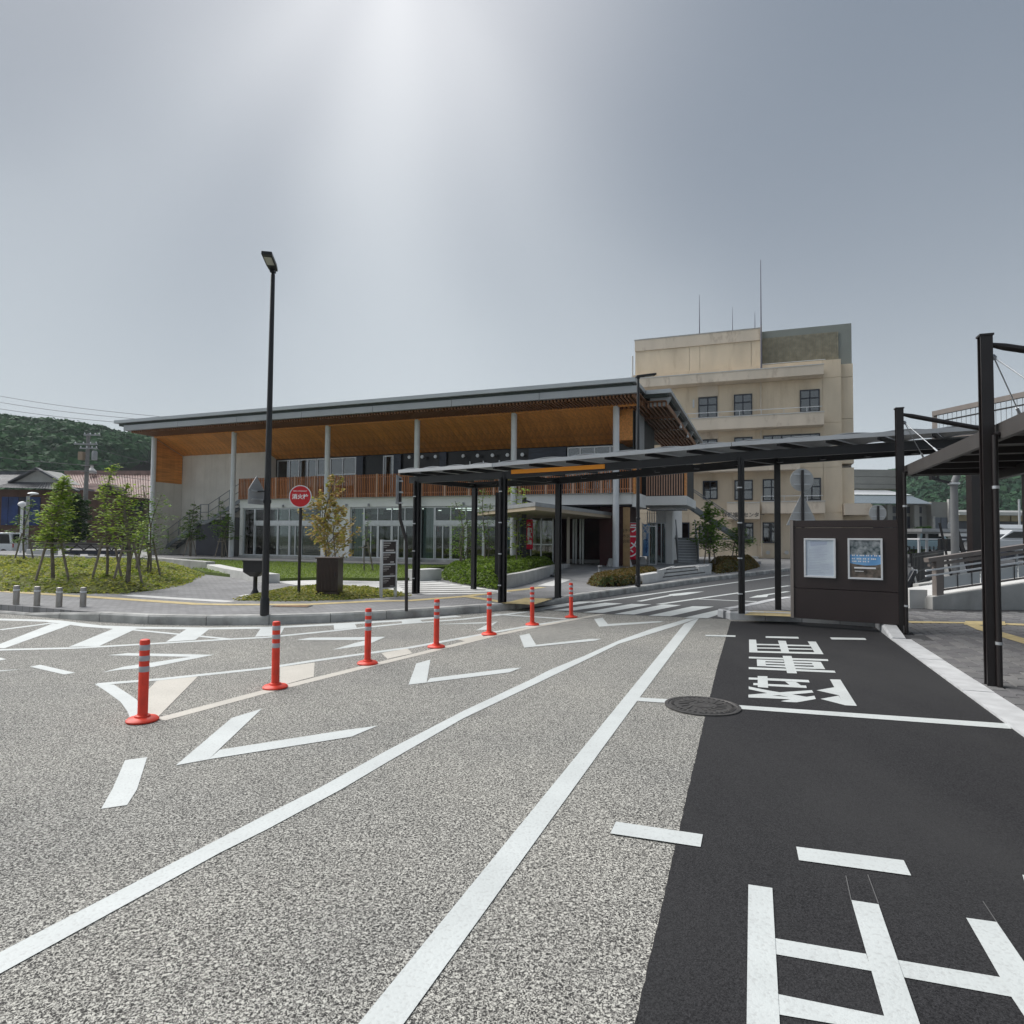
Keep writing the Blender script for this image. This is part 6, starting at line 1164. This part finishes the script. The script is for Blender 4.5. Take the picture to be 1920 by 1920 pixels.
# vehicles
def car(label, loc, rz, L_=3.6, W_=1.6, H_=1.7, col=(.65, .68, .70), prof='van', group=None):
    t = thing('parked_car', label, 'car', loc, rz, group); c = mat('car_paint_%d' % int(col[0] * 100 + col[2] * 10), col, .25, metal=.1)
    if prof == 'van': lo = [(-L_ / 2, .28), (L_ / 2, .28), (L_ / 2, .62), (L_ / 2 - .12, .86), (L_ / 2 - .75, .98), (-L_ / 2, .98)]; hi = [(-L_ / 2 + .03, .98), (L_ / 2 - .75, .98), (L_ / 2 - 1.25, H_), (-L_ / 2 + .25, H_)]
    else: lo = [(-L_ / 2, .28), (L_ / 2, .28), (L_ / 2, .6), (L_ / 2 - .15, .82), (L_ / 2 - 1.0, .92), (-L_ / 2, .95)]; hi = [(-L_ / 2 + .1, .93), (L_ / 2 - 1.0, .92), (L_ / 2 - 1.8, H_), (-L_ / 2 + .6, H_)]
    MB().prism([(x, -W_ / 2, z) for x, z in lo], (0, W_, 0)).build('body', c, t, bevel=.06); MB().prism([(x, -W_ / 2 + .08, z) for x, z in hi], (0, W_ - .16, 0)).build('cabin', c, t, bevel=.07)
    g_ = mat('car_glass', (.012, .015, .018), .08); x0, x1 = hi[0][0] + .18, hi[1][0] - .18; zt_ = H_ - .12
    for s in (-1, 1):
        y = s * (W_ / 2 - .075); m_ = (x0 + x1) / 2 - .1
        for a, b in ((x0, m_ - .05), (m_ + .05, x1)): top = min(b, hi[2][0] - .05); MB().prism([(a, y, 1.02), (b, y, 1.02), (top, y, zt_), (a + .1, y, zt_)], (0, s * .012, 0)).build('window', g_, t)
    MB().add([(hi[1][0] - .02, -W_ / 2 + .18, 1.03), (hi[1][0] - .02, W_ / 2 - .18, 1.03), (hi[2][0] + .03, W_ / 2 - .22, zt_), (hi[2][0] + .03, -W_ / 2 + .22, zt_)], [(0, 1, 2, 3)]).build('windscreen', g_, t).location.x = .03
    MB().box(hi[0][0] - .012, hi[0][0] + .06, -W_ / 2 + .2, W_ / 2 - .2, 1.05, zt_).build('rear_window', g_, t)
    for x in (-L_ / 2 + .6, L_ / 2 - .65):
        for s in (-1, 1): wl = MB().tube((x, s * (W_ / 2 - .16), .29), (x, s * (W_ / 2 + .01), .29), .29, n=22).build('wheel', mat('tyre', (.02, .02, .02), .8), t); MB().tube((x, s * (W_ / 2), .29), (x, s * (W_ / 2 + .022), .29), .18, n=18).build('rim', M_SILV, wl)
    for s in (-1, 1): MB().box(L_ / 2 - .1, L_ / 2 + .01, s * (W_ / 2 - .3) - .14, s * (W_ / 2 - .3) + .14, .6, .76).build('headlight', M_WHITEM, t, bevel=.01); MB().box(-L_ / 2 - .01, -L_ / 2 + .06, s * (W_ / 2 - .12) - .07, s * (W_ / 2 - .12) + .07, .7, 1.0).build('tail_light', mat('tail_red', (.4, .01, .01), .3), t)
    return t
p = At(-10, 1035, 50.0); car('white van at the far left edge behind the low wall', (p.x, 50, At(5, 1043, 50).z), R(184), H_=1.85, col=(.68, .71, .72))
p = At(1738, 1031, 52); car('pale blue van parked before the modern grey building', (p.x, 52, At(1738, 1034, 52).z - .1), R(-28), L_=4.2, W_=1.7, H_=1.9, col=(.36, .50, .56)); p = At(1715, 1030, 56); car('white car half hidden behind the pale blue van', (p.x, 56, At(1715, 1033, 56).z - .1), R(160), prof='sedan', H_=1.45, col=(.66, .66, .66))
p = At(1893, 1030, 38); car('white car seen over the ramp handrail at the right edge', (p.x, 38, At(1888, 1041, 38).z), R(180), L_=4.4, W_=1.75, H_=1.5, prof='sedan', col=(.62, .64, .66))
# modern grey building
YG = 78.0; mb = thing('hall_building', 'modern grey hall with pale roofs and a sloping metal canopy beyond the notice board', 'building', (0, 0, 0)); a_ = lambda px, y=YG: At(px, 1000, y).x; z_ = lambda py, y=YG, px=1700: At(px, py, y).z
MG = mat('hall_concrete', (.27, .27, .25), .9, var=.12, vs=.4, det=8)
for j, (t0, t1) in enumerate(((881, 894), (894.6, 908), (908.6, 917))): MB().box(a_(1560, YG + 6), a_(1690, YG + 6), YG + 6, YG + 14, z_(t1, YG + 6), z_(t0, YG + 6)).build('upper_band', MG, mb)
MB().prism([(a_(1560, YG + 3), YG + 3, z_(928, YG + 3)), (a_(1712, YG + 3), YG + 3, z_(928, YG + 3)), (a_(1690, YG + 3), YG + 6, z_(916, YG + 3)), (a_(1560, YG + 3), YG + 6, z_(916, YG + 3))], (0, .1, .02)).build('white_roof', M_WHITEM, mb)
b = MB(); n = 26
for k in range(n): x0 = a_(1560) + (a_(1740) - a_(1560)) * k / n; x1 = a_(1560) + (a_(1740) - a_(1560)) * (k + .86) / n; b.add([(x0, YG - 1, z_(946)), (x1, YG - 1, z_(946)), (x1, YG + 3, z_(928)), (x0, YG + 3, z_(928)), (x0, YG - 1, z_(946) + .08), (x1, YG - 1, z_(946) + .08), (x1, YG + 3, z_(928) + .08), (x0, YG + 3, z_(928) + .08)], [(0, 3, 2, 1), (4, 5, 6, 7), (0, 1, 5, 4), (1, 2, 6, 5), (2, 3, 7, 6), (3, 0, 4, 7)])
b.build('metal_roof', mat('roof_bluegrey', (.20, .24, .27), .5, metal=.2, var=.06, vs=1), mb); MB().box(a_(1560), a_(1744), YG + 3, YG + 3.3, z_(930), z_(926)).build('eave', M_GREY, mb)
MB().box(a_(1560), a_(1742), YG + .4, YG + 6, 0, z_(947)).build('wall', MG, mb)
for u, v in ((1608, 1626), (1630, 1662), (1666, 1700), (1702, 1712), (1718, 1732)):
    for t0, t1 in ((950, 962), (968, 1015)): MB().box(a_(u), a_(v), YG + .3, YG + .39, z_(t1), z_(t0)).build('window', M_DKWALL, mb)
for px in (1628, 1664, 1714): MB().box(a_(px) - .3, a_(px) + .3, YG - .6, YG + .39, 0, z_(947)).build('pillar', MG, mb)
mb2 = thing('concrete_building', 'square concrete building with tall dark windows right of the grey hall', 'building', (0, 0, 0)); MB().box(a_(1742), a_(1778), YG - .5, YG + 6, 0, z_(941)).build('wall', MG, mb2); MB().box(a_(1771), a_(1777.5), YG - .9, YG - .52, 0, z_(936)).build('pillar', M_CONC, mb2); MB().box(a_(1742), a_(1746), YG - .8, YG - .52, 0, z_(968)).build('pillar', M_CONC, mb2)
for u, v in ((1747, 1757.5), (1759, 1770.5)): MB().box(a_(u), a_(v), YG - .6, YG - .52, z_(1000), z_(970)).build('window', mat('slate_window', (.10, .12, .15), .3), mb2)  # windows in one even dark grey-blue
rt = V3(At(1735, 1030, 60), 0); tree('bushy green tree before the grey hall', rt, zat(1735, 990, rt), 1.7, leafmat('evergreen_leaf', (0, 0, 0), (0, 0, 0)), nb=60, nl=60, ls=.28, c0=.2, seed=31, prof=.3, stakes=0, flat=.9, name='evergreen_tree', tr=.1)
rt = V3(At(1708, 1030, 58), 0); tree('smaller green tree at the left of the distant car park', rt, zat(1708, 1003, rt), 1.2, M_LEAFM, nb=40, nl=50, ls=.25, c0=.2, seed=32, prof=.3, stakes=0, flat=.9, name='evergreen_tree', tr=.08)
# distant walkway canopies, white loop, train shed
dcn = thing('distant_canopy', 'long flat grey walkway canopy beyond the car park', 'canopy', (0, 0, 0)); YD = 40.0
c_ = lambda px, y=YD: At(px, 1000, y).x; d_ = lambda py, y=YD, px=1850: At(px, py, y).z
MB().box(c_(1729), c_(2050), YD, YD + 3, d_(998), d_(992)).build('roof', M_GREY, dcn); MB().box(c_(1731), c_(2050), YD + .2, YD + 2.8, d_(1001), d_(998.2)).build('soffit', M_GREY, dcn); MB().box(c_(1752), c_(2050), YD - 2, YD - .4, d_(1006, YD - 2), d_(1000.5, YD - 2)).build('lower_roof', M_SILV, dcn)
for px in (1743, 1758, 1850, 1930): MB().box(c_(px) - .06, c_(px) + .06, YD + 1, YD + 1.12, 0, d_(998)).build('post', M_WHITEM, dcn)
for px in (1766, 1779): MB().box(c_(px, 34) - .1, c_(px, 34) + .1, 34, 34.2, 0, d_(1011, 34)).build('post', M_BLACK, dcn)
MB().box(c_(1724, 36), c_(1812, 36), 36, 37.5, d_(1013, 36), d_(1010.5, 36)).build('bicycle_shed_roof', M_WHITEM, dcn)
wl = thing('white_loop_gate', 'white arched loop frame standing on a pale block', 'gate', (0, 0, 0)); yl = 26.0; x0, x1 = At(1786, 1030, yl).x, At(1795, 1030, yl).x; zt = At(1790, 1008, yl).z
MB().path([(x0, yl, .3), (x0, yl, zt - .1), (x0 + (x1 - x0) * .2, yl, zt), (x0 + (x1 - x0) * .8, yl, zt), (x1, yl, zt - .1), (x1, yl, .3)], .035, 8).build('loop', M_WHITEM, wl); MB().box(x0 - .15, x1 + .5, yl - .3, yl + .3, 0, At(1790, 1034, yl).z).build('block', M_CONCL, wl)
gr = thing('guard_rail', 'thin dark guard rail posts along the far car park', 'railing', (0, 0, 0)); yr = 44.0
for k in range(9): x = At(1706 + k * 7.5, 1030, yr).x; MB().tube((x, yr, 0), (x, yr, At(1720, 1024, yr).z), .035, n=8).build('post', M_BLACK, gr)
MB().beam((At(1704, 1030, yr).x, yr, At(1720, 1026, yr).z), (At(1770, 1030, yr).x, yr, At(1720, 1026, yr).z), .04, .04).build('rail', M_GREY, gr)
YT = 95.0; ts = thing('train_shed', 'long low shed with rounded pale roof below the wooded hill at right', 'shed', (0, 0, 0)); t_ = lambda px: At(px, 1000, YT).x; q_ = lambda py: At(1860, py, YT).z
prof_ = [(t_(1800), YT, q_(966)), (t_(1800), YT + .2, q_(960)), (t_(1800), YT + 1.2, q_(956.5)), (t_(1800), YT + 3, q_(955)), (t_(1800), YT + 6, q_(966))]; MB().prism(prof_, (t_(2100) - t_(1800), 0, 0)).build('roof', mat('shed_roof', (.33, .34, .33), .6, var=.1, vs=.3), ts)
for k in range(12): x = t_(1800) + k * (t_(2100) - t_(1800)) / 12; MB().box(x, x + (t_(2100) - t_(1800)) / 12 - .2, YT + .3, YT + 5, q_(977), q_(966.2)).build('wall_panel', mat('shed_wall', (.27, .22, .14), .8, var=.15, vs=1), ts)
MB().box(t_(1800), t_(2100), YT + .6, YT + 5, 0, q_(977.2)).build('base', M_DKWALL, ts)
sp = thing('signal_pole', 'thin grey pole standing before the train shed', 'pole', V3(At(1912, 1000, 60), 0)); MB().tube((0, 0, 0), (0, 0, At(1912, 936, 60).z), .12, .09, n=10).build('pole', M_SILV, sp, smooth=True)
lr = thing('small_shed', 'small low shed with pale pitched roof before the train shed', 'shed', (0, 0, 0)); a, b = At(1885, 990, 55).x, At(1990, 990, 55).x; MB().prism([(a, 55, At(1900, 993, 55).z), (b, 55, At(1900, 993, 55).z), (b, 58, At(1900, 984, 55).z), (a + 1.2, 58, At(1900, 984, 55).z)], (0, 0, .1)).build('roof', M_SILV, lr); MB().box(a + .4, b, 55.5, 58, 0, At(1900, 993.5, 55).z).build('wall', M_DKWALL, lr)
# overbridge railing above the shelter
YO = 22.0; ob = thing('overbridge', 'station overbridge railing seen above the canopy roofs at right', 'bridge', (0, 0, 0)); OB0 = At(1750, 776, YO); OB1 = At(1920, 764, 19.0); od = (OB1 - OB0); ob_b = zat(1750, 803, OB0)
def obp(t, dz): p = OB0 + od * t; return Vector((p.x, p.y, OB0.z + dz + .0 * t))
MB().beam(obp(0, 0), obp(2.2, .0), .12, .16).build('top_rail', MTP, ob); MB().beam(obp(.05, -.30), obp(2.2, -.30), .05, .04).build('mid_rail', M_BLACK, ob); MB().beam(obp(0, -1.05), obp(2.2, -1.05), .4, .25).build('deck_edge', MTP, ob)
MB().prism([obp(0, -.95), obp(.05, -.95), obp(.05, 0), obp(.01, 0)], (0, .1, 0)).build('end_post', MTP, ob)
for k in range(40): t = .07 + k * .054; MB().beam(obp(t, -.95), obp(t, -.06), .012, .012).build('baluster', M_GREY, ob)
MB().box(OB0.x + .5, OB0.x + 8, OB0.y - .9, OB0.y + .2, OB0.z - 1.9, OB0.z - 1.18).build('deck', M_BROWN, ob); MB().box(OB0.x + 3, OB0.x + 3.4, OB0.y - .4, OB0.y, 0, OB0.z - 1.9).build('support', M_BROWN, ob)
# wooded hills
def hill(label, ridge, yd, yf, seed, n, c1, c2, cs):
    rg = random.Random(seed); P = [At(px, py + cs * .8 * FPX / yd + 5, yd + rg.uniform(-4, 4)) for px, py in ridge]; b = MB(); rows = 10; vs = []
    m = len(P)
    for r in range(rows + 4):
        for i, p in enumerate(P):
            t = r / rows
            if r <= rows: y = yf + (p.y - yf) * t; z = p.z * (math.sin(t * 1.5708) ** 1.1) - 1
            else: y = p.y + (r - rows) * 25; z = p.z - (r - rows) ** 2 * 4
            vs.append((p.x * (y / p.y) ** .5, y, z))
    b.add(vs, [(r * m + i, r * m + i + 1, (r + 1) * m + i + 1, (r + 1) * m + i) for r in range(rows + 3) for i in range(m - 1)])
    o = b.build('hill', mat('forest_floor', (.02, .035, .018), .95, var=.3, vs=.05), kind='structure', smooth=True)
    ml = leafmat('forest_%d' % seed, c1, c2, None, .02, .15, .6, .13); cb = MB(); t_ = (1 + 5 ** .5) / 2
    ico = [Vector(v).normalized() for v in ((-1, t_, 0), (1, t_, 0), (-1, -t_, 0), (1, -t_, 0), (0, -1, t_), (0, 1, t_), (0, -1, -t_), (0, 1, -t_), (t_, 0, -1), (t_, 0, 1), (-t_, 0, -1), (-t_, 0, 1))]
    for k in range(n):
        f = rg.uniform(0, m - 1.001); i = int(f); f -= i; t = rg.uniform(0, 1) ** .55 * 1.03; p = P[i].lerp(P[i + 1], f); y = yf + (p.y - yf) * t; z = p.z * (math.sin(min(1, t) * 1.5708) ** 1.1) - 1
        c = Vector((p.x * (y / p.y) ** .5, y, z)); R_ = cs * rg.uniform(.6, 1.25)
        for q in range(95):
            d = Vector((rg.gauss(0, 1), rg.gauss(0, 1), abs(rg.gauss(0, 1)) - .25)).normalized(); pt = c + Vector((d.x * R_, d.y * R_, d.z * R_ * .8)) * rg.uniform(.75, 1.05)
            s = R_ * rg.uniform(.09, .19); a = d.cross(Vector((rg.gauss(0, 1), rg.gauss(0, 1), rg.gauss(0, 1)))).normalized(); e = (d + Vector((rg.gauss(0, .5), rg.gauss(0, .5), rg.gauss(0, .5)))).normalized().cross(a).normalized()
            cb.add([pt - a * s, pt + e * s, pt + a * s, pt - e * s], [(0, 1, 2, 3)])
        cb.add([c + Vector((v.x, v.y, v.z * .8)) * R_ * .78 for v in ico], [(0, 11, 5), (0, 5, 1), (0, 1, 7), (0, 7, 10), (0, 10, 11), (1, 5, 9), (5, 11, 4), (11, 10, 2), (10, 7, 6), (7, 1, 8), (3, 9, 4), (3, 4, 2), (3, 2, 6), (3, 6, 8), (3, 8, 9), (4, 9, 5), (2, 4, 11), (6, 2, 10), (8, 6, 7), (9, 8, 1)])
    w_ = cb.build('wood', ml, kind='stuff'); tag(w_, label, 'wood'); return o
hill('dense dark green wood covering the hill at left behind the houses', [(-260, 800), (-160, 792), (-80, 790), (0, 789), (25, 784), (45, 781), (65, 786), (90, 790), (115, 793), (133, 791), (150, 793), (170, 793), (190, 799), (210, 803), (228, 806), (245, 811), (262, 816), (280, 814), (300, 818), (340, 835)], 260, 110, 1, 1500, (.012, .044, .022), (.052, .135, .050), 4.6)
hill('green wood on the hill at right beyond the station', [(1520, 925), (1560, 912), (1602, 895), (1630, 884), (1660, 878), (1700, 874), (1760, 869), (1820, 866), (1900, 862), (2000, 850), (2120, 840)], 300, 130, 2, 1300, (.016, .046, .030), (.060, .125, .065), 4.8)
fh = sheet('far_hill', [(0, 0), (1, 0), (0, 1)], 0, mat('far_hill_haze_blue', (.10, .16, .24), .95)); bpy.data.objects.remove(fh)
b = MB(); P = [At(px, py, 900) for px, py in ((200, 850), (250, 836), (272, 829), (290, 825), (330, 822), (400, 830), (480, 850))]; b.add([tuple(p) for p in P] + [(p.x * .8, 700, -5) for p in P] + [(p.x * 1.2, 1150, -5) for p in P], [(i, i + 1, 8 + i, 7 + i) for i in range(6)] + [(i + 1, i, 14 + i, 15 + i) for i in range(6)]); b.build('far_hill', _m['far_hill_haze_blue'], kind='structure', smooth=True)  # the far hill's blue is distance haze put into its colour
# haze in the air over the distance
hb = MB().box(-3100, 3100, -3100, 3100, -6.5, 96).build('haze', (lambda m: (setattr(m, 'use_nodes', True), m.node_tree.nodes.remove(m.node_tree.nodes['Principled BSDF']), (lambda v: (v.inputs['Color'].__setattr__('default_value', (.86, .91, .96, 1)), v.inputs['Density'].__setattr__('default_value', .00028), m.node_tree.links.new(v.outputs[0], m.node_tree.nodes['Material Output'].inputs['Volume'])))(m.node_tree.nodes.new('ShaderNodeVolumePrincipled')), m)[-1])(bpy.data.materials.new('air')), None, kind='stuff')
tag(hb, 'thin pale haze in the air over the whole scene', 'haze')
